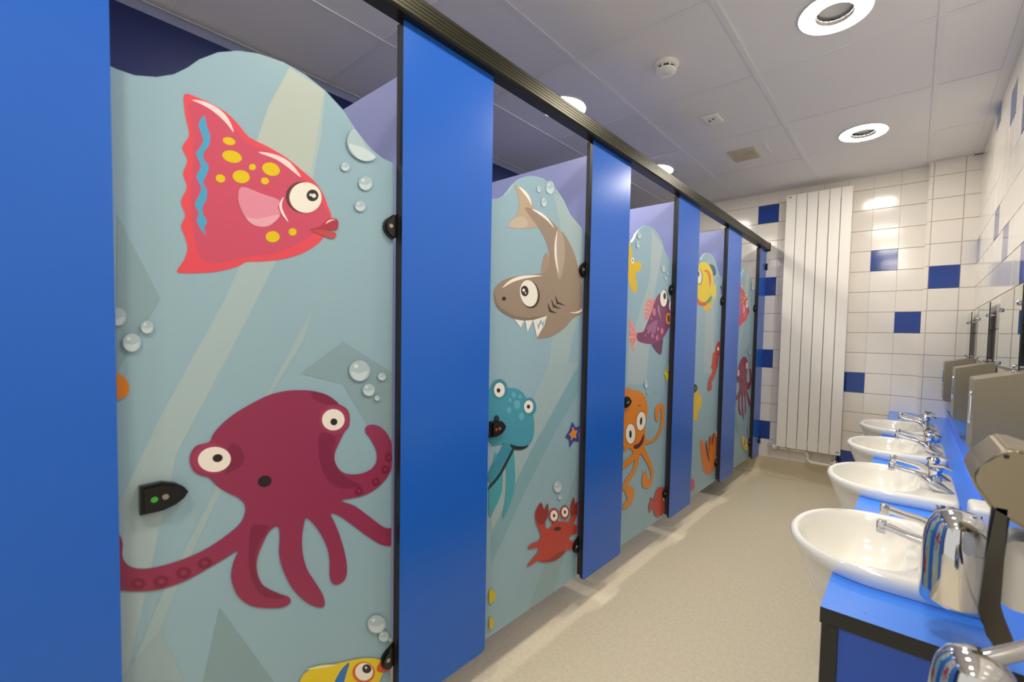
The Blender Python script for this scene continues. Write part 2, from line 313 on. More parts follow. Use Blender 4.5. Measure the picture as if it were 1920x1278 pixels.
('#d3dcda',1,'8156 3915 8145 3904 8123 3915 8112 3937 8123 3947 8145 3937'),
('#a9bdc4',1,'8111 3391 8103 3367 8081 3357 8050 3366 8020 3390 7997 3423 7989 3456 7997 3480 8019 3490 8049 3481 8080 3457 8103 3424'),
('#c3d2d6',1,'8001 3444 8050 3409 8099 3398 8081 3364 8050 3369 8014 3403'),
('#d3dcda',1,'8042 3454 8035 3447 8022 3455 8015 3468 8022 3474 8035 3467'),
]),
(2,'printed_light_rays',[
('#9fb5b8',0,'6199 16564 6581 16724 7210 16205 7988 15738 8096 13143 7129 10024 6036 10080 6791 13649 6626 15463'),
]),
(2,'printed_light_rays',[
('#9cb3b8',0,'6164 10463 7985 10403 5389 7451 3594 4971 3474 5012 3442 6495'),
('#7fa5b1',0,'8061 10400 8740 10378 8635 9828 6646 7903 5075 6076 3496 3963 3474 5012 5272 7393'),
('#8aa7ad',0,'8289 6732 8649 5724 6475 1041 5206 1400 7047 4336'),
]),
(2,'printed_shark',[
('#b5a08a',1,'4251 16328 4423 16375 4707 16288 4962 16104 5094 15913 5271 15757 5453 15541 5460 15284 5075 15121 4500 14978 3993 14956 4103 15140 4330 15378 4465 15680 4433 15998 4348 16193'),
('#c0b09c',1,'4118 15143 4371 15332 4732 15411 4903 15226 4580 15005 4031 14959'),
('#968473',1,'4739 15728 4971 15783 5402 15759 5948 15649 6430 15453 6937 15217 7425 14739 7775 14151 8023 13530 8100 13045 8476 12909 8405 12636 8015 12348 7473 12126 7064 11792 6469 11498 5947 11369 5447 11358 5620 11573 5837 11905 5922 12148 5427 12007 4911 11957 4339 11988 3871 12129 3533 12349 3419 12630 3449 12894 3699 13130 4071 13305 4703 13462 5379 13600 5734 13702 5956 13967 6038 14336 5885 14725 5601 15081 5152 15391 4850 15604'),
('#84705f',1,'3871 12129 4338 11999 4911 11968 5427 12019 5922 12160 5513 12128 4908 12059 4256 12122 3642 12383 3453 12737 3533 12349'),
('#a18b78',1,'5627 13660 5676 14105 5849 14413 5992 14299 6017 14095 5960 13849'),
('#aa9b8b',1,'6489 15435 6734 15240 6902 14778 6874 14155 6674 13574 6490 13736 6328 14199 6279 14793'),
('#f3e8dc',1,'6435 15303 6317 14800 6355 14264 6588 13748 6461 14279 6413 14816'),
('#f3e8dc',1,'5056 15764 5490 15762 5949 15620 6269 15360 5905 15540 5449 15672'),
('#f3e8dc',1,'4400 16352 4749 16282 4978 16109 5052 15886 4879 16045 4628 16201'),
('#f3e8dc',1,'3777 12952 4150 13260 4785 13472 5693 13580 4871 13392 4229 13187'),
('#f3e8dc',1,'7304 12361 7788 12434 8118 12618 8360 12887 8179 12522 7791 12369'),
('#4a3832',1,'5545 12948 5553 12759 5485 12587 5352 12458 5177 12393 4988 12400 4813 12477 4679 12609 4603 12778 4597 12958 4659 13124 4783 13252 4951 13323 5139 13324 5319 13255 5462 13123'),
('#ebe7da',1,'5438 12970 5447 12791 5387 12628 5268 12507 5110 12446 4939 12453 4780 12527 4656 12653 4586 12814 4578 12985 4633 13142 4745 13262 4897 13328 5067 13328 5231 13261 5362 13135'),
('#2c2320',1,'4983 12979 4980 12908 4949 12844 4895 12797 4828 12774 4756 12777 4692 12807 4644 12858 4620 12924 4623 12993 4653 13056 4705 13103 4772 13127 4843 13125 4909 13096 4958 13045'),
('#ebe7da',1,'4816 12980 4797 12939 4751 12918 4704 12930 4684 12968 4702 13009 4748 13030 4795 13018'),
('#ebe7da',1,'4876 12890 4861 12859 4827 12856 4810 12884 4826 12915 4859 12918'),
('#352a26',1,'3943 12624 3917 12576 3854 12553 3790 12567 3763 12610 3788 12657 3851 12681 3915 12667'),
('#3e302a',0,'5981 12648 6187 12391 6540 12289 6085 12318'),
('#3e302a',0,'6174 12806 6354 12589 6773 12469 6299 12501'),
('#3e302a',0,'6390 12964 6564 12727 7023 12610 6498 12648'),
('#e6e6da',0,'4339 11972 4786 11940 4636 11698'),
('#e6e6da',0,'4844 11954 5235 11982 4964 11570'),
('#e6e6da',0,'5235 11982 5950 12167 5839 11846 5464 11382'),
('#7f9fbc',0,'5410 11989 5487 11805 5659 12047 5719 11871 5859 12085 5759 11754 5645 11916 5509 11659'),
]),
(2,'printed_bubbles',[
('#a9bdc4',1,'6229 16809 6200 16683 6114 16574 5994 16511 5873 16511 5784 16573 5749 16679 5777 16803 5860 16911 5978 16976 6100 16978 6192 16918'),
('#c3d2d6',1,'5797 16669 5988 16686 6180 16796 6113 16601 5993 16523 5848 16543'),
('#d3dcda',1,'5951 16839 5926 16792 5874 16778 5847 16811 5872 16858 5924 16872'),
('#a9bdc4',1,'5510 16563 5496 16502 5456 16450 5399 16420 5342 16420 5300 16450 5283 16503 5296 16563 5336 16615 5392 16646 5450 16646 5493 16616'),
('#c3d2d6',1,'5306 16497 5397 16504 5487 16557 5455 16463 5399 16425 5330 16436'),
('#d3dcda',1,'5379 16580 5368 16557 5343 16550 5330 16566 5342 16589 5366 16596'),
('#a9bdc4',1,'5828 16195 5810 16103 5756 16026 5680 15985 5603 15990 5546 16039 5523 16120 5541 16210 5594 16287 5669 16329 5746 16325 5805 16276'),
('#c3d2d6',1,'5554 16110 5676 16114 5797 16187 5755 16046 5680 15993 5587 16015'),
('#d3dcda',1,'5653 16229 5637 16196 5603 16187 5586 16213 5602 16247 5635 16255'),
]),
(2,'printed_jellyfish',[
('#4b9cac',1,'3344 6520 3546 7131 3555 7643 3863 7360 3917 6824 3869 6235 3576 5795 3362 5637'),
('#4c9cac',1,'4061 7771 4361 7641 4477 6926 4433 6086 3972 5360 4060 6033 4095 6783'),
('#2e4148',1,'3341 6630 3751 6937 4174 7448 4381 7713 4448 7624 4240 7321 3804 6813 3344 6520'),
('#3f8aa2',1,'3339 6740 3730 6979 4132 7441 4359 7717 3985 7897 3736 7608 3332 7105'),
('#28363b',1,'4250 7798 5030 7675 5091 7570 4806 7512 4416 7600'),
('#4895ab',1,'3277 9704 3738 9704 4310 9682 4752 9509 5167 9000 5385 8416 5353 7859 5089 7617 4578 7678 4037 7888 3312 8050'),
('#4189a0',1,'4067 9656 4043 9527 3967 9423 3852 9360 3716 9347 3582 9386 3468 9469 3392 9583 3363 9712 3386 9836 3458 9938 3568 10003 3701 10020 3837 9986 3955 9905 4036 9789'),
('#4189a0',1,'5478 8910 5455 8787 5383 8689 5273 8631 5142 8623 5013 8664 4903 8748 4828 8860 4800 8985 4821 9105 4890 9201 4996 9260 5124 9272 5255 9235 5369 9153 5448 9039'),
('#ece8dc',1,'3943 9651 3927 9562 3878 9489 3803 9445 3714 9435 3626 9461 3550 9519 3500 9598 3481 9688 3496 9775 3543 9847 3616 9892 3704 9904 3793 9880 3870 9823 3923 9743'),
('#3a1f1a',1,'3750 9652 3727 9602 3671 9585 3614 9611 3589 9665 3611 9714 3667 9731 3725 9705'),
('#ece8dc',1,'5321 8943 5306 8860 5257 8793 5181 8754 5092 8748 5003 8775 4927 8832 4876 8909 4856 8995 4871 9076 4919 9142 4992 9182 5080 9190 5170 9164 5247 9109 5301 9031'),
('#3a1f1a',1,'5156 8962 5134 8914 5076 8899 5018 8927 4993 8979 5016 9027 5072 9042 5131 9015'),
('#20343c',1,'3720 8724 3699 8653 3640 8616 3566 8626 3505 8679 3481 8755 3502 8825 3561 8862 3634 8853 3696 8800'),
('#63acbd',1,'4674 9092 4647 9004 4570 8957 4475 8968 4398 9032 4367 9124 4393 9211 4468 9259 4563 9249 4642 9186'),
('#63acbd',1,'4253 8948 4235 8884 4182 8849 4117 8857 4064 8904 4042 8972 4060 9036 4112 9071 4177 9064 4231 9017'),
('#63acbd',1,'4445 9443 4428 9382 4380 9348 4320 9354 4271 9397 4251 9461 4268 9521 4315 9555 4375 9550 4425 9508'),
('#63acbd',1,'4854 8660 4832 8585 4771 8545 4695 8555 4632 8611 4607 8691 4628 8766 4688 8806 4764 8797 4828 8741'),
('#63acbd',1,'4256 9279 4243 9232 4206 9206 4160 9210 4123 9244 4107 9294 4120 9341 4156 9368 4202 9363 4240 9330'),
('#63acbd',1,'4722 9357 4709 9313 4670 9288 4622 9293 4583 9325 4567 9371 4581 9415 4618 9439 4667 9435 4706 9404'),
]),
(2,'printed_starfish',[
('#38489a',0,'7598 8088 7816 7815 8119 7862 7994 7535 8053 7216 7716 7319 7460 7096 7419 7414 7170 7561 7420 7768'),
('#e08a32',0,'7620 7907 7761 7707 7957 7704 7843 7523 7879 7372 7682 7450 7510 7328 7517 7522 7367 7635 7554 7694'),
]),
(2,'printed_crab',[
('#b53d33',1,'6632 4379 7486 4090 8260 3628 8345 3460 7881 3476 7582 3487 7634 3287 8127 3067 8169 2790 7754 2878 7235 3042 6683 2879 6148 3017 5760 3236 5332 3237 5154 3259 5447 3440 5750 3575 5682 3750 5195 3878 5310 3999 5800 3975 5830 4216 5592 4709 5542 5136 5801 5142 6070 4642 6159 4291 6369 4248'),
('#932f2b',1,'7381 2988 6821 2843 6148 3017 5760 3219 6277 3053 6813 3093'),
('#8e2e2b',1,'5845 5363 6019 5036 6206 5236 6258 4838 6098 4565 5871 4520 5653 4731 5557 5050 5637 5232'),
('#8e2e2b',1,'7821 5006 7909 4689 8239 4911 8318 4498 8202 4271 7960 4188 7701 4240 7585 4574 7677 4865'),
('#b53d33',1,'7700 4267 8004 4220 7905 4021 7640 3895 7430 4017'),
('#a43832',1,'6900 4557 6879 4456 6813 4386 6712 4357 6592 4374 6472 4433 6370 4525 6301 4636 6274 4748 6294 4847 6357 4916 6455 4947 6573 4933 6694 4877 6799 4786 6871 4673'),
('#a43832',1,'7530 4482 7511 4381 7451 4309 7358 4277 7247 4291 7136 4346 7042 4435 6977 4544 6952 4656 6969 4755 7028 4826 7118 4859 7227 4849 7338 4796 7436 4707 7503 4597'),
('#eee6dc',1,'6802 4578 6788 4502 6743 4449 6673 4425 6590 4436 6506 4478 6435 4545 6386 4627 6367 4711 6381 4786 6425 4839 6493 4864 6575 4855 6659 4814 6732 4747 6783 4664'),
('#eee6dc',1,'7441 4518 7428 4446 7386 4395 7321 4372 7244 4381 7166 4420 7100 4482 7054 4559 7036 4639 7049 4710 7090 4761 7153 4784 7229 4777 7308 4739 7375 4677 7422 4599'),
('#4a1f1a',1,'6651 4625 6632 4581 6585 4576 6536 4611 6515 4666 6533 4709 6580 4715 6629 4680'),
('#4a1f1a',1,'7309 4557 7290 4513 7239 4507 7188 4544 7165 4601 7184 4645 7234 4651 7286 4615'),
('#451a18',1,'7027 4013 6999 3971 6898 3964 6763 3994 6646 4049 6591 4108 6617 4149 6716 4157 6851 4128 6970 4073'),
]),
(2,'printed_bubbles',[
('#a9bdc4',1,'7014 5648 6984 5542 6895 5482 6771 5484 6646 5547 6554 5653 6517 5774 6546 5879 6633 5939 6755 5939 6881 5878 6976 5772'),
('#c3d2d6',1,'6567 5739 6765 5655 6963 5661 6894 5509 6770 5496 6620 5591'),
('#d3dcda',1,'6727 5822 6701 5790 6647 5803 6619 5849 6644 5882 6699 5868'),
('#a9bdc4',1,'7044 5219 7028 5179 6983 5159 6920 5165 6857 5194 6810 5239 6791 5288 6807 5327 6851 5347 6914 5342 6977 5313 7025 5268'),
('#c3d2d6',1,'6817 5272 6918 5231 7018 5226 6982 5170 6920 5169 6844 5212'),
('#d3dcda',1,'6899 5298 6886 5286 6858 5294 6844 5313 6857 5324 6885 5317'),
]),
(2,'printed_yellow_fish',[
('#ccb420',1,'3413 3214 3615 3050 3679 2908 3622 2767 3423 2754'),
('#ccb420',1,'3433 2269 3595 2129 3601 1868 3441 1904'),
]),
(3,'printed_light_rays',[
('#a6b8bd',0,'5707 16830 7041 16200 6270 13983 5567 9134 3687 9267 3713 11005 5658 14321'),
]),
(3,'printed_yellow_starfish',[
('#d9b51c',1,'3344 15730 3623 15797 3809 15411 3936 14967 4501 15092 4755 14892 4529 14640 4172 14469 4324 14110 4399 13738 4199 13581 3873 13676 3598 14093 3418 14438'),
('#ece8dc',1,'4033 15062 4026 15006 3998 14956 3955 14919 3902 14901 3849 14904 3802 14928 3770 14970 3756 15022 3763 15077 3790 15127 3833 15164 3885 15183 3939 15180 3986 15156 4019 15115'),
('#2c2824',1,'3932 15047 3919 15006 3884 14985 3848 14996 3831 15033 3843 15074 3878 15095 3915 15084'),
]),
(3,'printed_purple_fish',[
('#d98a88',1,'4582 11612 4167 11953 3888 12332 3715 12064 3795 11755 3713 11442 3951 11256 4102 10877 4338 10836 4281 11130 4594 11419'),
('#d98a88',1,'6285 13341 5791 13417 5371 13253 5257 12838 5255 12445 5499 12376 5900 12877'),
('#eec4bc',0,'4586 11548 3867 12256 3918 12258'),
('#eec4bc',0,'4587 11528 3739 11865 3762 11897'),
('#eec4bc',0,'4590 11483 3763 11442 3773 11492'),
('#eec4bc',0,'4592 11451 4150 10927 4097 10953'),
('#eec4bc',0,'6199 13267 5693 13363 5750 13381'),
('#eec4bc',0,'6033 13087 5418 13190 5473 13221'),
('#eec4bc',0,'5927 12912 5263 12970 5288 13011'),
('#eec4bc',0,'5795 12703 5250 12733 5261 12773'),
('#eec4bc',0,'5661 12530 5293 12499 5291 12538'),
('#693a5c',1,'6087 11196 7224 11480 7286 11057 7127 10599 6567 10782'),
('#7e4069',1,'6745 13754 7457 13816 7894 13497 8270 13018 8189 12289 7724 11772 7229 11409 6313 11162 5293 11195 4599 11335 4525 11675 5118 11752 5445 12123 5909 12743 6312 13377'),
('#9c6488',1,'6610 12383 5945 12207 5430 11911 6308 11675 6486 11953'),
('#ebdcdd',1,'6630 13195 6716 12856 7026 12456 6813 12793'),
('#3a2430',1,'7771 13587 7747 13400 7651 13236 7500 13122 7317 13074 7131 13098 6970 13190 6858 13335 6809 13511 6832 13693 6923 13853 7068 13968 7248 14021 7435 14003 7601 13914 7719 13768'),
('#ece8dc',1,'7671 13594 7651 13421 7569 13270 7439 13165 7281 13121 7120 13144 6980 13229 6882 13364 6839 13527 6858 13695 6936 13844 7062 13950 7217 13998 7379 13979 7523 13896 7626 13761'),
('#3a3a20',1,'7515 13701 7491 13596 7415 13525 7315 13518 7231 13575 7193 13674 7216 13779 7291 13849 7391 13858 7476 13801'),
('#3a2430',1,'8478 13235 8465 13106 8406 12993 8311 12915 8195 12884 8076 12902 7973 12968 7899 13071 7867 13195 7880 13321 7937 13432 8030 13511 8144 13545 8264 13529 8369 13464 8445 13361'),
('#ece8dc',1,'8408 13245 8398 13127 8349 13025 8271 12954 8175 12926 8076 12943 7989 13004 7927 13098 7899 13211 7910 13327 7957 13428 8033 13499 8129 13529 8228 13514 8316 13454 8379 13360'),
('#3a3a20',1,'8369 13300 8352 13227 8295 13178 8221 13173 8158 13214 8130 13284 8147 13357 8203 13406 8277 13411 8341 13371'),
('#e0a232',1,'8188 12536 8174 12413 8115 12307 8022 12235 7908 12207 7791 12227 7690 12292 7618 12390 7587 12509 7600 12629 7657 12733 7748 12806 7860 12836 7977 12819 8081 12755 8155 12656'),
('#8c4022',1,'8086 12531 8078 12448 8043 12376 7986 12327 7917 12308 7845 12322 7783 12366 7738 12434 7718 12515 7726 12597 7760 12668 7816 12717 7885 12737 7956 12725 8020 12681 8065 12613'),
('#c5758c',1,'6398 12797 6350 12650 6216 12584 6076 12636 6010 12776 6056 12921 6189 12989 6330 12938'),
('#c5758c',1,'7342 11842 7299 11721 7178 11669 7051 11716 6991 11834 7034 11953 7154 12006 7282 11960'),
('#c5758c',1,'6766 11475 6728 11376 6621 11335 6510 11375 6459 11472 6497 11569 6602 11611 6714 11572'),
('#c5758c',1,'6210 11571 6181 11484 6099 11447 6013 11482 5973 11568 6002 11654 6083 11691 6169 11657'),
('#c5758c',1,'6811 11941 6785 11862 6710 11827 6632 11858 6595 11935 6621 12014 6695 12048 6774 12018'),
('#c5758c',1,'5699 11744 5677 11687 5617 11662 5555 11685 5526 11741 5548 11797 5607 11822 5670 11800'),
('#c5758c',1,'5409 11579 5391 11537 5342 11519 5291 11536 5268 11577 5286 11619 5335 11638 5385 11621'),
('#c5758c',1,'6018 12432 5995 12389 5934 12368 5871 12383 5842 12425 5865 12468 5926 12489 5989 12474'),
]),
(3,'printed_bubbles',[
('#a9bdc4',1,'7329 15120 7308 15020 7237 14939 7136 14901 7031 14914 6952 14974 6918 15066 6938 15166 7007 15246 7108 15285 7212 15274 7294 15213'),
('#c3d2d6',1,'6960 15053 7125 15045 7287 15115 7235 14962 7135 14910 7009 14943'),
('#d3dcda',1,'7089 15176 7069 15140 7024 15134 6999 15164 7019 15200 7064 15206'),
('#a9bdc4',1,'7703 14936 7691 14885 7652 14844 7595 14824 7537 14830 7493 14861 7474 14908 7486 14958 7525 14999 7581 15019 7639 15014 7683 14983'),
('#c3d2d6',1,'7498 14901 7590 14897 7680 14933 7651 14855 7595 14829 7525 14845'),
('#d3dcda',1,'7570 14964 7559 14945 7534 14942 7520 14958 7531 14976 7556 14979'),
('#a9bdc4',1,'7526 14654 7513 14596 7468 14550 7405 14528 7339 14535 7289 14571 7268 14624 7281 14682 7325 14728 7388 14750 7454 14743 7504 14708'),
('#c3d2d6',1,'7295 14616 7398 14611 7500 14651 7467 14563 7404 14533 7325 14552'),
('#d3dcda',1,'7376 14687 7363 14666 7335 14663 7319 14680 7332 14701 7360 14705'),
('#a9bdc4',1,'4636 16366 4613 16273 4539 16195 4436 16152 4330 16156 4250 16206 4218 16287 4240 16378 4312 16456 4414 16499 4521 16497 4602 16448'),
('#c3d2d6',1,'4260 16277 4428 16283 4593 16358 4538 16215 4435 16161 4308 16181'),
('#d3dcda',1,'4393 16399 4372 16364 4326 16356 4302 16381 4323 16416 4368 16424'),
('#a9bdc4',1,'4492 15885 4474 15800 4415 15731 4332 15695 4247 15703 4182 15751 4155 15827 4172 15911 4230 15981 4312 16017 4398 16011 4464 15962'),
('#c3d2d6',1,'4189 15817 4325 15816 4458 15880 4414 15750 4332 15703 4228 15726'),
('#d3dcda',1,'4296 15925 4279 15894 4242 15887 4222 15912 4239 15943 4276 15949'),
]),
(3,'printed_small_starfish',[
('#dcc422',0,'8084 10125 8283 9885 8621 9793 8438 9527 8460 9236 8142 9348 7805 9083 7727 9434 7504 9613 7883 9709'),
('#b56a22',0,'8119 9892 8243 9693 8392 9647 8239 9498 8142 9348 8037 9548 7856 9595 8044 9702'),
]),
(3,'printed_orange_octopus',[
('#d98228',1,'3463 8925 4156 8969 4868 8842 5399 8585 5732 8123 5765 7615 5644 7126 5600 6629 5805 6291 6410 6189 6921 6359 7247 6749 7358 7343 7263 7720 7102 7602 7083 7151 6751 7143 6611 7511 6718 7871 7108 7994 7542 7895 7708 7530 7665 6919 7390 6422 6823 6097 6181 6036 5711 6090 5611 5977 5899 5560 6414 4939 6641 4440 6562 3933 6176 3715 5623 3885 5416 4285 5546 4616 5882 4627 5992 4367 6263 4080 6405 4345 6017 4950 5397 5550 5134 5708 4948 5178 4543 4776 3619 4245 3600 4588 4360 5026 4641 5510 4336 5433 3561 5286 3543 5613 4137 5764 4447 5924 4044 6192 3503 6325'),
('#d2842c',1,'3611 4382 4015 4335 4581 4136 4660 3764 4346 3359 3669 3334 3657 3555 3983 3703 3901 3966'),
('#a85a28',1,'5681 7236 5614 7049 5475 6907 5285 6832 5075 6834 4878 6911 4722 7050 4629 7230 4613 7425 4675 7606 4806 7746 4990 7826 5198 7831 5400 7760 5563 7622 5663 7437'),
('#ebe8dc',1,'5604 7249 5546 7078 5425 6947 5261 6876 5080 6875 4910 6943 4776 7069 4697 7234 4684 7412 4739 7579 4854 7709 5013 7783 5193 7790 5366 7726 5506 7601 5590 7433'),
('#2c2824',1,'5255 7318 5218 7208 5150 7148 5077 7161 5026 7242 5018 7360 5054 7470 5122 7530 5195 7517 5246 7437'),
('#a85a28',1,'4678 6774 4649 6579 4541 6428 4373 6344 4172 6340 3970 6415 3796 6555 3676 6740 3627 6941 3654 7129 3755 7277 3915 7364 4112 7376 4317 7308 4497 7170 4625 6982'),
('#ebe8dc',1,'4592 6788 4568 6606 4475 6464 4331 6384 4157 6377 3981 6445 3829 6574 3724 6745 3680 6932 3703 7109 3791 7248 3930 7331 4100 7343 4278 7282 4434 7155 4545 6981'),
('#2c2824',1,'4240 6830 4223 6720 4165 6659 4088 6672 4022 6752 3992 6869 4009 6978 4066 7039 4143 7027 4210 6947'),
('#5a2c3c',1,'5462 6650 5442 6259 5012 6029 4551 6058 4484 6237 5026 6281'),
('#8a4a1c',1,'4710 8127 4909 8168 5179 8069 4941 8123'),
]),
(3,'printed_red_fish',[
('#b84438',1,'7784 3337 8375 3091 8700 2685 8629 2139 8108 1811 7459 1803 7023 1982 6835 2307 6593 2507 6442 2341 6271 2511 6278 2883 6467 2943 6405 3148 6654 3042 6802 2796 6938 3232 7261 3416'),
('#ebe8dc',1,'8267 2585 8239 2494 8152 2458 8039 2490 7943 2576 7902 2685 7929 2775 8015 2812 8128 2782 8224 2695'),
('#5a1f1a',1,'8156 2615 8139 2570 8089 2563 8035 2598 8010 2655 8028 2701 8078 2708 8131 2673'),
]),
(3,'printed_bubbles',[
('#a9bdc4',1,'5743 9143 5723 9037 5655 8963 5557 8942 5457 8978 5380 9062 5347 9171 5366 9275 5433 9349 5530 9371 5631 9336 5709 9253'),
('#c3d2d6',1,'5387 9147 5547 9103 5703 9146 5653 8988 5557 8953 5435 9015'),
('#d3dcda',1,'5512 9255 5492 9219 5449 9222 5425 9261 5444 9296 5487 9294'),
('#a9bdc4',1,'5816 8728 5806 8689 5774 8663 5728 8656 5682 8671 5646 8703 5631 8743 5641 8782 5673 8808 5718 8815 5765 8800 5801 8768'),
('#c3d2d6',1,'5650 8734 5725 8716 5798 8729 5774 8672 5728 8660 5671 8685'),
('#d3dcda',1,'5709 8772 5700 8759 5679 8761 5668 8775 5678 8788 5698 8787'),
]),
(4,'printed_light_rays',[
('#a3b6ba',0,'5314 16755 6498 15896 7206 9166 5176 9270 5277 13593'),
]),
(4,'printed_striped_yellow_fish',[
('#e0b232',1,'4925 13632 6326 13956 6095 13505 5452 13254 5051 13231'),
('#2f5c80',1,'5458 16208 6083 16294 6560 16197 6837 15925 6797 15756 6339 15616 6123 15913'),
('#dacb44',1,'6144 14817 6865 15119 6959 14235 6589 14127 6289 14311 5947 14411'),
('#c85a32',1,'3642 13998 4402 13769 5339 13851 5190 13587 4175 13531 3750 13703'),
('#5a9a52',1,'5253 13832 6034 14277 6205 14045 5616 13756'),
('#e4ca20',1,'4092 16141 4839 16259 5458 16208 6032 15901 6329 15355 6242 14762 5840 14209 5080 13819 4402 13769 3889 13957 3590 14567 3571 15287 3797 15798'),
('#d87a28',1,'4594 15625 4968 15828 5499 15802 5884 15562 5966 15122 5728 14776 5577 15207 5345 15561 4982 15692'),
('#4a3020',1,'4474 15290 4456 15108 4369 14947 4229 14831 4057 14777 3880 14794 3725 14878 3614 15015 3565 15184 3582 15361 3665 15520 3801 15636 3970 15693 4148 15681 4307 15600 4421 15463'),
('#ece8dc',1,'4357 15288 4343 15124 4274 14979 4160 14875 4019 14828 3874 14845 3745 14922 3653 15047 3611 15202 3624 15362 3691 15505 3802 15609 3941 15659 4087 15646 4217 15571 4312 15445'),
('#3a2a20',1,'3963 15425 3943 15333 3876 15270 3786 15260 3709 15305 3674 15390 3693 15481 3760 15544 3849 15555 3927 15510'),
]),
(4,'printed_purple_starfish',[
('#6c4c8a',0,'8199 15646 8374 15379 8546 15328 8412 15040 8450 14700 8193 14779 7934 14538 7919 14856 7642 14998 8006 15170'),
('#dca8b8',0,'8203 15429 8311 15201 8297 14960 8104 14839 8071 15142'),
]),
(4,'printed_seahorse',[
('#b8463c',1,'7763 11326 8178 11231 8407 10829 8297 10518 8202 10264 7910 10339 7866 10011 7782 9671 7372 9076 7021 8724 6732 8575 6829 8367 6743 8106 6413 8032 6036 8129 5999 8494 6199 8875 6601 9117 6794 9441 6478 9588 6658 9847 6711 10244 6825 10609 7098 10558 7319 11040'),
('#ece8dc',1,'7939 10819 7896 10723 7773 10684 7641 10725 7579 10822 7621 10918 7743 10957 7875 10917'),
('#ece8dc',1,'8363 10850 8332 10753 8235 10713 8129 10755 8077 10852 8108 10950 8204 10990 8310 10949'),
]),
(4,'printed_yellow_seahorse',[
('#dcb924',1,'3625 8428 4304 8407 4545 8060 5059 7681 4984 7155 4551 6872 4451 6456 3797 6529'),
]),
(4,'printed_orange_fish',[
('#d97628',1,'5152 5016 5569 4843 5951 4363 6355 3730 6660 3388 6351 4150 6412 4699 6855 4941 7651 5027 8408 4798 8764 3701 8467 2870 7807 2571 7020 2351 6223 2555 5701 3102 5353 3860 5146 4510'),
('#6c3c32',1,'5998 4839 6509 4121 6939 3153 6527 3556 6066 4342'),
('#6c3c32',1,'6625 4887 6978 4899 6857 4339 6836 3777 6652 4235'),
('#6c3c32',1,'7366 5022 7657 4976 7284 4263 7090 4582'),
('#ece8dc',1,'8445 4851 8416 4674 8298 4581 8138 4608 7998 4742 7930 4932 7959 5107 8075 5200 8234 5176 8376 5043'),
('#2c2824',1,'8345 4991 8318 4892 8232 4863 8136 4921 8087 5031 8113 5130 8200 5160 8296 5103'),
]),
(4,'printed_coral',[
('#c85062',1,'3673 2696 4053 2749 4334 2470 4406 2052 4033 2028 3725 2108'),
]),
]
# ================================================================== THE ROOM
bm = bmesh.new(); box(bm, XL-.1, XR+.1, YN, YB+.1, -.05, 0); floor = struct(link('floor', bm, M_floor), 'pale beige speckled vinyl floor')
bm = bmesh.new(); box(bm, XL-.1, XR+.1, YN, YB+.1, 2.56, 2.60); ceiling = struct(link('ceiling', bm, M_void), 'suspended ceiling of square white boards')
bm = bmesh.new(); box(bm, XL-.1, XL, YN, YB+.1, 0, 2.56); struct(link('wall_left', bm, M_plaster), 'wall behind the cubicles')
bm = bmesh.new(); box(bm, XR+.004, XR+.1, YN, YB+.1, 0, 2.56); wall_r = struct(link('wall_right', bm, M_grout), 'white tiled wall above the basins')
bm = bmesh.new(); box(bm, XL, XR, YB+.004, YB+.1, 0, 2.56); wall_b = struct(link('wall_back', bm, M_grout), 'white tiled end wall with scattered blue tiles')
bm = bmesh.new(); box(bm, 1.054, XR+.004, YP+.004, YB+.004, 0, 2.56); pillar = struct(link('trim_1', bm, M_grout), 'tiled pier in the far right corner')
# coved vinyl skirting
def cove(name, x0, x1, y0):
    bm = bmesh.new(); prof = [(y0, 0.0), (y0-.05, .0)]
    prof += [(y0-.05+.046*math.sin(t*math.pi/2/6), .05-.05*math.cos(t*math.pi/2/6)) for t in range(1, 7)] + [(y0-.004, .15), (y0, .15)]
    prism(bm, prof, x0, x1, 'x'); return struct(link(name, bm, M_cove, smooth='auto'), 'coved vinyl skirting in the floor colour')
cove('baseboard_back', XL, 1.054, YB)
cove('baseboard_right', 1.054, XR, YP)

# ---- wall tiles, each one a part
TW, TH, PW, PH = .1622, .1500, .163, .1535
def tile_mesh(name, w, h, m):
    bm = bmesh.new(); r = box(bm, -w/2, w/2, -.004, .004, -h/2, h/2)
    fr = [e for e in bm.edges if all(v.co.y < 0 for v in e.verts)]
    bmesh.ops.bevel(bm, geom=fr, offset=.0009, segments=1, affect='EDGES')
    me = bpy.data.meshes.new(name); bm.to_mesh(me); bm.free(); me.materials.append(m); return me
TM = {}
def tile(parent, c, w, h, blue, rz=0., label=None):
    k = (round(w, 4), round(h, 4), blue)
    if k not in TM: TM[k] = tile_mesh('tile', w, h, M_btile if blue else M_tile)
    o = bpy.data.objects.new('tile', TM[k]); COL.objects.link(o); o.parent = parent; o.location = c
    o.rotation_euler = (random.gauss(0, .0022), 0, rz+random.gauss(0, .0022))
    return o
def row_z(r):
    z0 = .15+PH*r; z1 = min(z0+TH, HT+.01); return (z0+z1)/2, z1-z0
blue_b = {(0, 13), (0, 9), (0, 5), (0, 1), (5, 10), (6, 7), (4, 4), (4, 0), (-5, 6), (-3, 11)}
for k in range(-8, 7):
    x0 = -.08+PW*k; x1 = min(x0+TW, 1.052)
    if x0 < XL: x0 = XL+.001
    for r in range(15):
        zc, h = row_z(r); tile(wall_b, ((x0+x1)/2, YB, zc), x1-x0, h, (k, r) in blue_b)
for k, (x0, x1) in enumerate([(1.056, 1.0745), (1.078, 1.2375), (1.241, 1.318)]):
    for r in range(3, 15):
        zc, h = row_z(r); tile(pillar, ((x0+x1)/2, YP, zc), x1-x0, h, (k, r) == (1, 9))
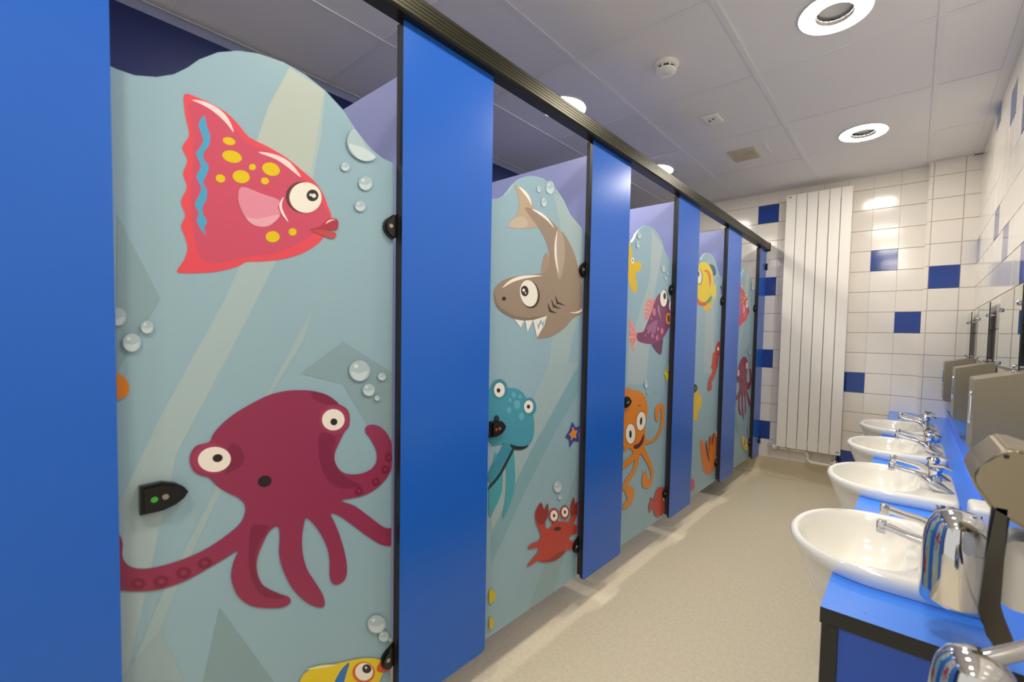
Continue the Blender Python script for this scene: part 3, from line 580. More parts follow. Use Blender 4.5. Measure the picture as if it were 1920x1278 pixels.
for r in range(3, 15):
    zc, h = row_z(r); tile(pillar, (1.052, 4.094, zc), .07, h, False, rz=-math.pi/2)
blue_r = {(5, 10), (0, 10), (7, 9), (7, 13), (4, 14), (10, 8), (9, 12), (13, 11), (16, 6), (12, 5), (2, 4)}
for k in range(24):
    y1 = YP-.002-PW*k; y0 = y1-TW
    for r in range(3, 15):
        zc, h = row_z(r); tile(wall_r, (XR, (y0+y1)/2, zc), TW, h, (k, r) in blue_r, rz=-math.pi/2)
bm = bmesh.new()
k = 24
while YP-.002-PW*k-TW > YN:
    y1 = YP-.002-PW*k
    for r in range(15):
        zc, h = row_z(r); box(bm, XR-.004, XR+.004, y1-TW, y1, zc-h/2, zc+h/2, 1 if (k*7+r*5) % 23 == 0 else 0)
    k += 1
o = link('tile', bm, [M_tile, M_btile], parent=wall_r); o['kind'] = 'stuff'

# ---- ceiling: grid bars and boards, boards with lamps have a round hole
GX = [XL, -.842, -.252, .3765, 1.047, XR]
GY = [YN]+[1.6825+.6*k for k in range(-6, 5)]+[YB]
LAMPS = [(.725, 2.02), (.725, 3.26), (-.55, 1.98), (-.55, 3.12), (.725, .80), (-.55, .78), (.725, -.40), (-.55, -.42), (.725, -1.4)]
RH = .118
def board(x0, x1, y0, y1):
    g = .0035; x0 += g; x1 -= g; y0 += g; y1 -= g
    L = [l for l in LAMPS if x0 < l[0] < x1 and y0 < l[1] < y1]
    bm = bmesh.new()
    if not L: box(bm, x0, x1, y0, y1, HT, HT+.014)
    else:
        cx, cy = L[0]; n = 32; rings = []
        for z in (HT, HT+.014):
            out, inn = [], []
            for i in range(n):
                t = 2*math.pi*(i+.5)/n; dx, dy = math.cos(t), math.sin(t)
                s = min((x1-cx if dx > 0 else cx-x0)/max(abs(dx), 1e-9), (y1-cy if dy > 0 else cy-y0)/max(abs(dy), 1e-9))
                out.append(bm.verts.new((cx+dx*s, cy+dy*s, z))); inn.append(bm.verts.new((cx+dx*RH, cy+dy*RH, z)))
            rings.append((out, inn))
        (o0, i0), (o1, i1) = rings
        for i in range(n):
            j = (i+1) % n
            bm.faces.new((o0[i], i0[i], i0[j], o0[j])); bm.faces.new((o1[i], o1[j], i1[j], i1[i]))
            bm.faces.new((i0[i], i1[i], i1[j], i0[j])); bm.faces.new((o0[i], o0[j], o1[j], o1[i]))
        # corners of the square
        for (qx, qy) in ((x0, y0), (x1, y0), (x1, y1), (x0, y1)):
            near = sorted(range(n), key=lambda i: (o0[i].co.x-qx)**2+(o0[i].co.y-qy)**2)[:2]
            a, b = near; q = bm.verts.new((qx, qy, HT)); bm.faces.new((o0[a], o0[b], q))
    link('ceiling_tile', bm, M_ceil, parent=ceiling)
for i in range(len(GX)-1):
    for j in range(len(GY)-1): board(GX[i], GX[i+1], GY[j], GY[j+1])
for x in GX[1:-1]:
    bm = bmesh.new(); box(bm, x-.012, x+.012, YN, YB, HT-.0035, HT-.0005); box(bm, x-.001, x+.001, YN, YB, HT, HT+.03); link('grid_bar', bm, M_grid, parent=ceiling)
for y in GY[1:-1]:
    for i in range(len(GX)-1):
        bm = bmesh.new(); box(bm, GX[i]+.012, GX[i+1]-.012, y-.012, y+.012, HT-.002, HT-.0005); box(bm, GX[i]+.012, GX[i+1]-.012, y-.001, y+.001, HT, HT+.03); link('grid_bar', bm, M_grid, parent=ceiling)
for (x0, x1, y0, y1) in ((XR-.045, XR, YN, YP), (XL, XL+.02, YN, YB), (XL, 1.054, YB-.02, YB), (1.054, XR, YP-.02, YP)):
    bm = bmesh.new(); box(bm, x0, x1, y0, y1, HT-.004, HT-.001); link('edge_trim', bm, M_grid, parent=ceiling)

# ---- round recessed ceiling lamps
def lamp(x, y, label):
    t = empty('ceiling_lamp', (x, y, HT)); tag(t, label, 'ceiling lamp', 'round ceiling lamps')
    bm = bmesh.new(); lathe(bm, [(.112, .02), (.112, -.002), (.124, -.006), (.128, -.004), (.128, -.001), (.1165, .001), (.1165, .02)], 40, cap=False); link('trim_ring', bm, M_white, parent=t, smooth='auto')
    bm = bmesh.new(); lathe(bm, [(.107, .004), (.105, -.003), (.097, -.0075), (.084, -.009), (.066, -.009)], 40, cap=False); link('glowing_ring', bm, M_glow, parent=t, smooth=True)
    bm = bmesh.new(); n = 40; rings = []
    for r, z in ((.0625, .006), (.054, .04), (.036, .085), (.014, .105)):
        rings.append([((r*(1+.02*(i % 2)))*math.cos(2*math.pi*i/n), (r*(1+.02*(i % 2)))*math.sin(2*math.pi*i/n), z) for i in range(n)])
    loft(bm, rings, False, True); link('reflector', bm, M_refl, parent=t)
    bm = bmesh.new(); lathe(bm, [(.0655, -.0092), (.064, -.0095), (.0635, .006)], 40, cap=False); link('inner_rim', bm, M_white, parent=t, smooth='auto')
    bm = bmesh.new(); lathe(bm, [(.116, .02), (.116, .13), (.02, .14)], 24); link('lamp_housing', bm, M_white, parent=t)
    return t
for (x, y), lb in zip(LAMPS, ['large round ceiling lamp at the top edge of the picture, above the basins', 'round ceiling lamp farther back, above the far basins',
        'round ceiling lamp half hidden by the dark rail, nearer one over the cubicles', 'round ceiling lamp half hidden by the dark rail, farther one over the cubicles',
        'round ceiling lamp over the near end of the worktop, out of the picture', 'round ceiling lamp over the first cubicle, out of the picture',
        'round ceiling lamp behind the viewpoint on the basin side', 'round ceiling lamp behind the viewpoint on the cubicle side', 'round ceiling lamp nearest the wall behind the viewpoint']):
    lamp(x, y, lb)

# ---- ceiling fittings
t = empty('smoke_detector', (.073, 1.945, HT)); tag(t, 'round white smoke detector on the ceiling', 'smoke detector')
bm = bmesh.new(); lathe(bm, [(.055, -.0005), (.055, -.010), (.050, -.016), (.046, -.018)], 32); link('base', bm, M_white, parent=t, smooth='auto')
bm = bmesh.new(); lathe(bm, [(.036, -.017), (.036, -.034)], 24); link('vent_slot', bm, M_dark, parent=t, smooth='auto')
bm = bmesh.new(); lathe(bm, [(.046, -.031), (.045, -.036), (.034, -.044), (.018, -.048)], 32); link('cap', bm, M_white, parent=t, smooth='auto')
for i in range(8):
    a = 2*math.pi*i/8; bm = bmesh.new(); box(bm, .036, .046, -.003, .003, -.034, -.017); bmesh.ops.rotate(bm, verts=bm.verts, matrix=Matrix.Rotation(a, 3, 'Z')); link('rib', bm, M_white, parent=t)
t = empty('ceiling_sensor', (.063, 2.573, HT)); tag(t, 'small square white sensor plate on the ceiling', 'sensor')
bm = bmesh.new(); box(bm, -.045, .045, -.055, .055, -.012, -.0005, bev=.004, seg=2); link('plate', bm, M_white, parent=t, smooth='auto')
bm = bmesh.new(); box(bm, -.038, .038, -.05, .02, -.014, -.011, bev=.001); link('cover', bm, M_white, parent=t)
for (a, b) in ((.012, -.02), (-.012, -.008)):
    bm = bmesh.new(); lathe(bm, [(.006, -.0135), (.005, -.0165)], 12, c=(a, b, 0)); link('button', bm, M_dark, parent=t)
t = empty('ceiling_vent', (.062, 3.19, HT)); tag(t, 'small beige ceiling vent grille near the far wall', 'vent')
bm = bmesh.new(); box(bm, -.085, .085, -.10, .10, -.006, -.0005, bev=.002); link('frame', bm, M_vent, parent=t)
for i in range(9):
    bm = bmesh.new(); box(bm, -.07, .07, -.085+i*.02, -.073+i*.02, -.0085, -.005); link('slat', bm, M_vent, parent=t)
t = empty('ceiling_clip', (.215, 3.16, HT)); tag(t, 'thin white strip on the ceiling beside the beige vent', 'strip')
bm = bmesh.new(); box(bm, -.005, .005, -.1, .1, -.006, -.0005, bev=.001); link('strip', bm, M_white, parent=t)

# ================================================================== CUBICLES
PY = [-.1757, .6437, 1.475, 2.299, 3.1215, 3.924]; PWD = .3015; ZB, ZR, PT = .1525, 1.9115, .013
ords = ['first, nearest the camera', 'second', 'third', 'fourth', 'fifth', 'sixth, against the end wall']
for i, y in enumerate(PY):
    w = PWD if i < 5 else YB-.005-y
    t = empty('cubicle_pilaster', (0, y, 0))
    tag(t, ['wide blue upright panel filling the left edge of the picture', 'blue upright panel between the pink fish door and the shark door',
            'blue upright panel between the shark door and the purple fish door', 'blue upright panel between the purple fish door and the yellow fish door',
            'blue upright panel between the yellow fish door and the last door', 'narrow blue upright panel against the end wall'][i], 'panel', 'blue cubicle uprights')
    # rounded lower corners
    r = .016; o = []
    for cy, cz, a0 in ((w-r, ZB+r, -90), (w, ZR, None), (0, ZR, None), (r, ZB+r, 180)):
        if a0 is None: o.append((cy, cz))
        else:
            for k in range(6): a = math.radians(a0+90*k/5); o.append((cy+r*math.cos(a), cz+r*math.sin(a)))
    bm = bmesh.new(); fs = prism(bm, o, -PT, 0, 'x')
    for f in fs[2:]: f.material_index = 1
    link('board', bm, [M_pan, M_black], parent=t)
    bm = bmesh.new(); box(bm, -PT-.016, -PT-.0005, .001, .022, ZB+.02, ZR-.002); link('door_stop', bm, M_dark, parent=t)
    if 1 <= i <= 4 or i == 5:
        pass
    if i == 5:
        for z in (1.775, .285):
            bm = bmesh.new(); pts = [(w, z-.028), (w, z+.028)]+[(w-.03*math.sin(math.pi*k/10), z+.028*math.cos(math.pi*k/10)) for k in range(1, 10)]
            prism(bm, pts, .0003, .014, 'x'); link('wall_bracket', bm, M_hinge, parent=t)
# dividers between the cubicles
for i in range(1, 5):
    y = PY[i]+.155; t = empty('cubicle_divider', (0, y, 0))
    tag(t, 'lilac partition %s, running back from the front panels' % ['', 'behind the first blue upright', 'seen above the shark door', 'seen bright above the purple fish door', 'seen above the yellow fish door'][i], 'partition', 'lilac cubicle dividers')
    bm = bmesh.new(); box(bm, XL+.07, -PT-.0175, -.0065, .0065, ZB, 1.93); link('board', bm, M_div, parent=t)
    bm = bmesh.new(); box(bm, -PT-.0172, -PT-.0002, -.014, .014, 1.78, 1.83, bev=.004); link('clamp', bm, M_hinge, parent=t)
# blue service panels on the rear wall of the cubicles
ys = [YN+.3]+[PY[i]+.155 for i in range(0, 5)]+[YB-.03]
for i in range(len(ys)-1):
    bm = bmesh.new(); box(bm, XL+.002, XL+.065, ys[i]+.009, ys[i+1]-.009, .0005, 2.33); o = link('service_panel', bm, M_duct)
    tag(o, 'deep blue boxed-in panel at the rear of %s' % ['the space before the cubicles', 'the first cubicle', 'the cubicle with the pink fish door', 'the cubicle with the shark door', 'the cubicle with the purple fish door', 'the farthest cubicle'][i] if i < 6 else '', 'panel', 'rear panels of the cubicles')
# head rail
t = empty('head_rail', (0, 0, 0)); tag(t, 'long dark bronze ribbed rail along the top of the cubicle fronts', 'rail')
pr = [(-.022, 1.912), (.022, 1.912), (.026, 1.916)]
for k in range(5):
    z = 1.918+k*.0095; pr += [(.0275, z), (.0275, z+.007), (.0262, z+.0078), (.0262, z+.0092)]
pr += [(.024, 1.969), (.014, 1.976), (-.014, 1.976), (-.024, 1.969), (-.026, 1.916)]
bm = bmesh.new(); prism(bm, pr, YN+.01, YB-.012, 'y'); link('profile', bm, M_rail, parent=t)
bm = bmesh.new(); prism(bm, [(-.03, 1.906), (.03, 1.906), (.03, 1.972), (.018, 1.98), (-.018, 1.98), (-.03, 1.972)], YB-.0115, YB-.0045, 'y'); link('end_cap', bm, M_rail, parent=t)

# ---- doors
DX = -.030                                     # front face of a door
PROF = [(.3045, 1.567), (.3136, 1.5656), (.3342, 1.5656), (.3619, 1.5756), (.3849, 1.5909), (.4046, 1.6122), (.4204, 1.6335), (.4486, 1.6605), (.4807, 1.6796), (.5147, 1.6912), (.5594, 1.6962), (.6015, 1.6906), (.6434, 1.6747), (.6813, 1.6496), (.7141, 1.613), (.7486, 1.5853), (.7768, 1.5723), (.8082, 1.569)]
def make_door(i, y0, wid, label, prints, flag, src):
    """y0: left edge of the upright before the door; door spans y0+.3045 .. y0+.3015+wid"""
    t = empty('cubicle_door', (DX, y0, 0)); tag(t, label, 'door', 'sea-picture cubicle doors')
    k = (wid-.009)/(.8082-.3045); prof = [(.3045+(a-.3045)*k, z) for a, z in PROF]; yr = prof[-1][0]; sm = []
    for a, b in zip(prof, prof[1:]): sm += [a]
    sm.append(prof[-1])
    o = [(.3045, .160), (yr, .160)]+sm[::-1]
    bm = bmesh.new(); fs = prism(bm, o, -.013, 0, 'x')
    link('leaf', bm, M_door, parent=t)
    # shadow-side stile closing the gap beside the hinge
    for z in (1.415, .302):
        bm = bmesh.new(); pts = [(yr+.006, z-.028), (yr+.006, z+.028)]+[(yr+.006-.036*math.sin(math.pi*q/10), z-.008+.0+.030*math.cos(math.pi*q/10)) for q in range(1, 10)]
        prism(bm, pts, .0006, .013, 'x'); bmesh.ops.bevel(bm, geom=[e for e in bm.edges if all(v.co.x > .01 for v in e.verts)], offset=.004, segments=2, affect='EDGES')
        h = link('hinge', bm, M_hinge, parent=t, smooth='auto')
        bm = bmesh.new(); lathe(bm, [(.0055, .0128), (.005, .0145), (.0022, .0142)], 12, c=(0, yr-.014, z-.006), ax='x'); link('screw', bm, M_screw, parent=h)
    # latch with its indicator
    lz = .845; ly = .330; pts = [(ly, lz-.025), (ly, lz+.025), (ly+.030, lz+.0265), (ly+.048, lz+.020), (ly+.060, lz+.010), (ly+.066, lz), (ly+.060, lz-.010), (ly+.048, lz-.019), (ly+.030, lz-.025)]
    bm = bmesh.new(); prism(bm, pts, .0006, .018, 'x'); bmesh.ops.bevel(bm, geom=[e for e in bm.edges if all(v.co.x > .01 for v in e.verts)], offset=.005, segments=2, affect='EDGES')
    h = link('latch', bm, M_hinge, parent=t, smooth='auto'); h['label'] = 'black bullet-shaped latch'
    bm = bmesh.new(); lathe(bm, [(.0052, .0178), (.0048, .0184)], 12, c=(0, ly+.018, lz-.001), ax='x'); d = link('indicator', bm, M_red if flag else M_green, parent=h); d['label'] = 'red indicator dot' if flag else 'green indicator dot'
    bm = bmesh.new(); lathe(bm, [(.0052, .0178), (.0046, .019)], 12, c=(0, ly+.033, lz), ax='x'); link('coin_slot', bm, M_screw, parent=h)
    # the print: thin flat ink shapes lying on the leaf
    LAY = [.0003]
    for (dd, name, items) in PRINTS:
        if dd != src: continue
        bm = bmesh.new(); ms = []; lay = LAY[0]; LAY[0] += .0001 if 'bubbles' in name else .00012
        for col, smf, s in items:
            v = [int(q)/1e4 for q in s.split()]; pts = [((a-.3045)*k+.3045, b) for a, b in zip(v[::2], v[1::2])]
            if smf: pts = crom(pts, 3)
            pts = clip(clip(clip(pts, 0, .3052, False), 0, yr-.0008, True), 1, .1605, False)
            if 'rays' in name:      # keep below the wavy top
                P2 = []
                for a, b in pts:
                    top = next((za+(zb-za)*(a-ya)/(yb-ya) for (ya, za), (yb, zb) in zip(prof, prof[1:]) if ya <= a <= yb), 1.56)
                    P2.append((a, min(b, top-.001)))
                pts = P2
            if len(pts) < 3: continue
            if col not in ms: ms.append(col)
            try:
                f = bm.faces.new([bm.verts.new((lay, a, b)) for a, b in pts]); f.material_index = ms.index(col); f.normal_update()
                if f.normal.x < 0: f.normal_flip()
            except ValueError: pass
            lay += .00005; LAY[0] = max(LAY[0], lay)
        # thin ink edge so the pieces have a body
        link(name, bm, [mat('ink_'+c[1:], c, .3, spec=.4) for c in ms], parent=t, recalc=False)
    return t
DL = ['cubicle door printed with a pink fish and a purple octopus, nearest the camera', 'cubicle door printed with a grey shark and a red crab', 'cubicle door printed with a purple fish and an orange octopus',
      'cubicle door printed with a yellow fish and a red seahorse', 'farthest cubicle door, small pink fish and octopus print, next to the end wall']
for i in range(5):
    make_door(i, PY[i], PY[i+1]-PY[i]-PWD, DL[i], None, i in (1, 4), [1, 2, 3, 4, 1][i])
# ================================================================== RADIATOR
t = empty('radiator', (.155, YB-.105, .275)); tag(t, 'tall white flat-panel radiator on the end wall', 'radiator')
RW = .0765
for k in range(6):
    bm = bmesh.new(); box(bm, k*RW+.0026, (k+1)*RW-.0026, 0, .012, 0, 2.045, bev=.0015); link('panel', bm, M_rad, parent=t)
for z in (.03, 1.97):
    bm = bmesh.new(); box(bm, .01, 6*RW-.01, .0125, .045, z, z+.04, bev=.004); link('header', bm, M_rad, parent=t)
for x in (.10, .36):
    bm = bmesh.new(); box(bm, x, x+.03, .0455, .0998, 1.97, 2.01); link('wall_bracket', bm, M_screw, parent=t)
for (x, z) in ((.020, 2.022), (.425, .018)):
    bm = bmesh.new(); box(bm, x, x+.022, -.0015, -.0003, z, z+.010); link('badge', bm, M_badge, parent=t)
t = empty('radiator_pipe', (0, 0, 0)); tag(t, 'white pipe run with chrome valves below the tall radiator', 'pipe')
yr = YB-.07
bm = bmesh.new(); tube(bm, [(.235, yr, .262), (.285, yr, .262), (.335, yr, .262), (.365, yr, .260), (.382, yr, .245), (.386, yr, .225), (.388, yr, .205), (.40, yr, .186), (.425, yr, .18), (.50, yr, .18), (.66, yr, .18)], .0125, 12)
link('pipe', bm, M_pipe, parent=t, smooth=True)
for z in (.235, .208):
    bm = bmesh.new(); lathe(bm, [(.0165, z-.006), (.0165, z+.006)], 14, c=(.386, yr, 0)); link('collar', bm, M_pipe, parent=t, smooth='auto')
bm = bmesh.new(); tube(bm, [(.12, yr, .262), (.135, yr, .262), (.165, yr, .262)], [.014, .019, .019]); link('valve_head', bm, M_white, parent=t, smooth='auto')
bm = bmesh.new(); tube(bm, [(.085, yr, .262), (.119, yr, .262)], [.0185, .0185]); link('valve_cap', bm, M_chrome, parent=t, smooth='auto')
for x, z in ((.205, .262), (.575, .205)):
    bm = bmesh.new(); tube(bm, [(x-.03, yr, z), (x+.03, yr, z)], .013); lathe(bm, [(.012, z), (.012, .305 if z > .22 else .274)], 12, c=(x, yr, 0)); lathe(bm, [(.018, z+.008), (.018, z+.02)], 6, c=(x, yr, 0))
    link('valve_body', bm, M_chrome, parent=t, smooth='auto')

# ================================================================== WORKTOP WITH BASINS
BY = [1.30, 1.93, 2.56, 3.19]; CF = .897; CZ = .645; CT = .030; UPX = 1.212; Y0, Y1 = .965, YP-.006
t = empty('vanity_unit', (0, 0, 0)); tag(t, 'long blue basin unit with black edging along the right wall', 'basin unit')
bm = bmesh.new()
ol = [(UPX, Y0), (CF, Y0)]
for b in BY: ol += [(CF, b-.174), (CF+.225, b-.180), (CF+.225, b+.180), (CF, b+.174)]
ol += [(CF, YB-.006), (1.05, YB-.006), (1.05, Y1), (UPX, Y1)]
fs = prism(bm, ol, CZ-CT, CZ, 'z')
for f in fs[2:]: f.material_index = 1
fs[0].material_index = 1
wt = link('worktop', bm, [M_top, M_black], parent=t)
bm = bmesh.new(); box(bm, UPX+.0005, XR-.0075, Y0, Y1, .0005, .695); link('upstand', bm, M_top, parent=t)
fo = [(YB-.16, .0005), (YB-.16, CZ-CT-.0005)]
for b in BY[::-1]: fo += [(b+.17, CZ-CT-.0005), (b+.15, CZ-.12), (b+.08, CZ-.165), (b-.08, CZ-.165), (b-.15, CZ-.12), (b-.17, CZ-CT-.0005)]
fo += [(Y0+.003, CZ-CT-.0005), (Y0+.003, .0005)]
bm = bmesh.new(); prism(bm, fo, CF+.012, CF+.030, 'x')
link('fascia', bm, M_duct, parent=t)
bm = bmesh.new(); box(bm, CF+.003, CF+.0117, Y0+.0015, Y0+.05, .0005, CZ-CT-.0005); box(bm, CF+.0119, CF+.030, Y0-.0005, Y0+.0028, .0005, CZ-CT-.0005); link('black_edge', bm, M_black, parent=t)
bm = bmesh.new(); box(bm, CF+.0305, UPX-.001, Y0+.004, Y0+.018, .0005, CZ-CT-.0005); link('end_panel', bm, mat('blue_end_panel', '#1c4fb4', .35), parent=t)
# water drops on the near end of the worktop
bm = bmesh.new(); rnd = random.Random(3)
for k in range(34):
    x, y = rnd.uniform(.93, 1.19), rnd.uniform(Y0+.01, Y0+.11) if k < 22 else rnd.uniform(1.56, 1.66)
    if 1.07 < y < 1.5 : continue
    r = rnd.uniform(.0008, .0022); r0 = [(r, 0), (r*.85, r*.35), (r*.4, r*.55)]
    lathe(bm, [(a, h+CZ+.0001) for a, h in r0], 8, c=(x, y, 0))
o = link('water_drops', bm, mat('water', '#bcd4ff', .03, spec=1., trans=.6), smooth=True); o['kind'] = 'stuff'; tag(o, 'scattered water drops on the near end of the blue worktop', 'water')

def outline(u0, u1, hw, n=72, cu=.185, e0=2.2):
    """plan outline of the basin: round nose at u0 (towards the room), squarer back at u1"""
    P = []
    for i in range(n):
        a = 2*math.pi*i/n; c, s = math.cos(a), math.sin(a)
        if c < 0: e = e0; ru = cu-u0
        else: e = 13.0; ru = u1-cu
        P.append((cu+ru*math.copysign(abs(c)**(2/e), c), hw*math.copysign(abs(s)**(2/e), s)))
    return P
def make_basin():
    t = empty('wash_basin')
    bm = bmesh.new(); RZ = .036
    def ring(u0, u1, hw, z, cu=.185, e0=2.2): return [(a, b, z) for a, b in outline(u0, u1, hw, 72, cu, e0)]
    def bowl(f, z):     # bowl opening, an egg ahead of the tap ledge; f scales it
        P = []
        for i in range(72):
            a = 2*math.pi*i/72; c, s = math.cos(a), math.sin(a)
            ru = .128 if c < 0 else .118; e = 2.1 if c < 0 else 2.8
            P.append((.150+f*ru*math.copysign(abs(c)**(2/e), c), f*.172*math.copysign(abs(s)**(2/e), s), z))
        return P
    R = [bowl(.12, -.105), bowl(.35, -.103), bowl(.60, -.090), bowl(.80, -.062), bowl(.92, -.022), bowl(.975, .010), bowl(1.0, RZ-.004), bowl(1.03, RZ-.0005),
         ring(.010, .353, .188, RZ+.001, .19, 2.1), ring(.003, .358, .1935, RZ-.003, .19, 2.05), ring(0, .361, .1965, RZ-.010, .19, 2.05), ring(.002, .361, .1965, .018, .19, 2.05), ring(.010, .360, .1945, .0012, .195, 2.0)]
    R += [ring(.013, .24, .178, -.006, .19, 2.0), ring(.029, .235, .168, -.045, .185, 2.0), ring(.049, .225, .148, -.090, .175, 2.0), ring(.070, .21, .118, -.130, .165, 2.0), ring(.095, .19, .08, -.160, .155, 2.0), ring(.13, .17, .03, -.170, .155, 2.0)]
    loft(bm, R); link('bowl', bm, M_ceramic, parent=t, smooth=True)
    bm = bmesh.new(); lathe(bm, [(.022, -.1045), (.022, -.1005), (.016, -.1), (.012, -.103)], 20, c=(.150, 0, 0)); link('drain', bm, M_chrome, parent=t, smooth='auto')
    bm = bmesh.new(); lathe(bm, [(.012, .2555), (.012, .2510)], 16, c=(0, 0, -.035), ax='x'); link('overflow', bm, M_chrome, parent=t)
    # recessed tap ledge line
    return t
def make_tap():
    t = empty('basin_tap')
    bm = bmesh.new()
    st = [(.052, .004, .003, .003), (.044, .007, .008, .006), (.028, .013, .016, .012), (.008, .020, .021, .019), (-.010, .030, .020, .018), (-.024, .041, .0145, .012), (-.040, .048, .0105, .0085), (-.070, .053, .0098, .0075), (-.102, .060, .0105, .0085), (-.108, .062, .0105, .0085)]
    rings = []
    for x, z, hy, hz in st:
        rg = []
        for i in range(16):
            a = 2*math.pi*i/16; c, s = math.cos(a), math.sin(a); e = 2.6
            rg.append((x+s*hz*.35*(1 if x < -.02 else 0), hy*math.copysign(abs(c)**(2/e), c), max(.0005, z+hz*math.copysign(abs(s)**(2/e), s))))
        rings.append(rg)
    loft(bm, rings); link('body', bm, M_chrome, parent=t, smooth='auto')
    bm = bmesh.new(); box(bm, -.117, -.099, -.0105, .0105, .044, .0705, bev=.003, seg=2); link('spout_end', bm, M_chrome, parent=t, smooth='auto')
    bm = bmesh.new(); lathe(bm, [(.019, .036), (.017, .048), (.0165, .064), (.019, .068), (.019, .074), (.012, .080)], 24, c=(.002, 0, 0)); link('valve_head', bm, M_chrome, parent=t, smooth='auto')
    bm = bmesh.new(); loft(bm, [[(.002+q[0], q[1], q[2]) for q in rg] for rg in ([(-.012, -.012, .080), (-.012, .012, .080), (-.012, .010, .087), (-.012, -.010, .087)], [(.020, -.012, .082), (.020, .012, .082), (.020, .010, .089), (.020, -.010, .089)], [(.042, -.005, .074), (.042, .005, .074), (.042, .004, .079), (.042, -.004, .079)])])
    link('lever', bm, M_chrome, parent=t, smooth='auto')
    bm = bmesh.new(); lathe(bm, [(.0045, .0885), (.004, .0905)], 10, c=(.002, 0, 0)); link('index_dot', bm, M_red, parent=t)
    return t
b0 = make_basin(); t0 = make_tap()
which = ['nearest the camera', 'second from the camera', 'third from the camera', 'farthest, beside the end wall']
for i, b in enumerate(BY):
    o = b0 if i == 0 else copy_tree(b0); o.location = (.783, b, CZ+.0005); tag(o, 'white ceramic wash basin %s' % which[i], 'wash basin', 'wash basins in the blue worktop')
    for j, s in enumerate((-1, 1)):
        q = t0 if (i, j) == (0, 0) else copy_tree(t0); q.location = (1.083, b+s*.078, CZ+.0320); q.rotation_euler.z = -s*math.radians(-6)
        tag(q, 'chrome lever tap on the %s side of the basin %s' % (('near', 'far')[j], which[i]), 'tap', 'chrome basin taps')
        if j == 0:
            for ch in q.children:
                if ch.name.startswith('index_dot'): ch.data = ch.data.copy(); ch.data.materials[0] = mat('blue_index', '#2451c0', .3); ch['label'] = 'blue index dot'
        else:
            for ch in q.children:
                if ch.name.startswith('index_dot'): ch['label'] = 'red index dot'

# ================================================================== STEEL DISPENSERS ON THE RIGHT WALL
XW = XR-.0075
def make_dispenser():
    """origin at wall, near side, z=0; runs +y"""
    t = empty('soap_dispenser'); D, Wd = .137, .19
    bm = bmesh.new(); pts = [(0, .765), (-D+.006, .790), (-D, .797), (-D, 1.034), (0, 1.070)]
    prism(bm, pts, 0, Wd, 'y'); bmesh.ops.bevel(bm, geom=list(bm.edges), offset=.002, segments=2, affect='EDGES'); link('housing', bm, M_steel, parent=t, smooth='auto')
    # stadium-shaped level window on the front
    def stad(r, h, x, c): return [(x, c[0]+r*math.cos(a), c[1]+(h if math.sin(a) > 0 else -h)+r*math.sin(a)) for a in [2*math.pi*(i+.5)/20 for i in range(20)]]
    bm = bmesh.new(); loft(bm, [stad(.020, .038, -D-.0003, (Wd*.5, .935)), stad(.019, .038, -D-.004, (Wd*.5, .935)), stad(.014, .038, -D-.004, (Wd*.5, .935)), stad(.013, .038, -D-.001, (Wd*.5, .935))], True, False); link('window_rim', bm, M_chrome, parent=t, smooth='auto')
    bm = bmesh.new(); loft(bm, [stad(.0125, .038, -D-.0004, (Wd*.5, .935)), stad(.0125, .038, -D-.0016, (Wd*.5, .935))]); link('level_window', bm, M_dark, parent=t)
    bm = bmesh.new(); lathe(bm, [(.008, -D*.45), (.008, -D*.45)], 12, ax='x') if False else lathe(bm, [(.010, 1.058), (.010, 1.064), (.006, 1.067)], 14, c=(-D*.25, Wd*.5, 0)); link('lock', bm, M_chrome, parent=t, smooth='auto')
    # push lever and its spout under the housing
    bm = bmesh.new(); prism(bm, [(-.035, .772), (-.052, .772), (-.066, .735), (-.064, .700), (-.056, .700), (-.056, .733), (-.045, .755)], Wd*.32, Wd*.68, 'y'); bmesh.ops.bevel(bm, geom=list(bm.edges), offset=.0012, segments=1, affect='EDGES'); link('push_lever', bm, M_chrome, parent=t, smooth='auto')
    bm = bmesh.new(); lathe(bm, [(.013, .775), (.013, .735), (.008, .728)], 14, c=(-.030, Wd*.5, 0)); link('spout', bm, M_white, parent=t, smooth='auto')
    return t
d0 = make_dispenser()
for i, (y, lb) in enumerate([(1.965, 'brushed steel dispenser with a level window, largest of the three boxes in view'), (2.82, 'brushed steel dispenser in the middle of the three boxes'), (3.72, 'brushed steel dispenser farthest along, near the end wall')]):
    o = d0 if i == 0 else copy_tree(d0); o.location = (XW, y, 0); tag(o, lb, 'dispenser', 'steel dispensers on the right wall')

# ---- frameless mirrors on studs
for i, (y0, y1, lb) in enumerate([(2.12, 2.60, 'frameless mirror nearest the camera on the right wall'), (2.945, 3.42, 'middle frameless mirror on the right wall'), (3.80, 4.03, 'farthest frameless mirror beside the corner pier')]):
    t = empty('wall_mirror', (XW, y0, 0)); tag(t, lb, 'mirror', 'frameless wall mirrors'); w = y1-y0
    bm = bmesh.new(); box(bm, -.0225, -.0180, 0, w, 1.055, 1.352)
    for f in bm.faces: f.material_index = 0 if f.calc_center_median().x < -.022 else 1
    link('glass', bm, [M_glass, M_black], parent=t)
    for (a, z) in ((.035, 1.29), (w-.035, 1.29), (.035, 1.075), (w-.035, 1.075)):
        bm = bmesh.new(); lathe(bm, [(.004, -.0005), (.004, -.0164)], 10, c=(0, a, z), ax='x'); lathe(bm, [(.0085, -.0228), (.009, -.027), (.006, -.031), (.002, -.032)], 16, c=(0, a, z), ax='x'); link('stud', bm, M_chrome, parent=t, smooth='auto')

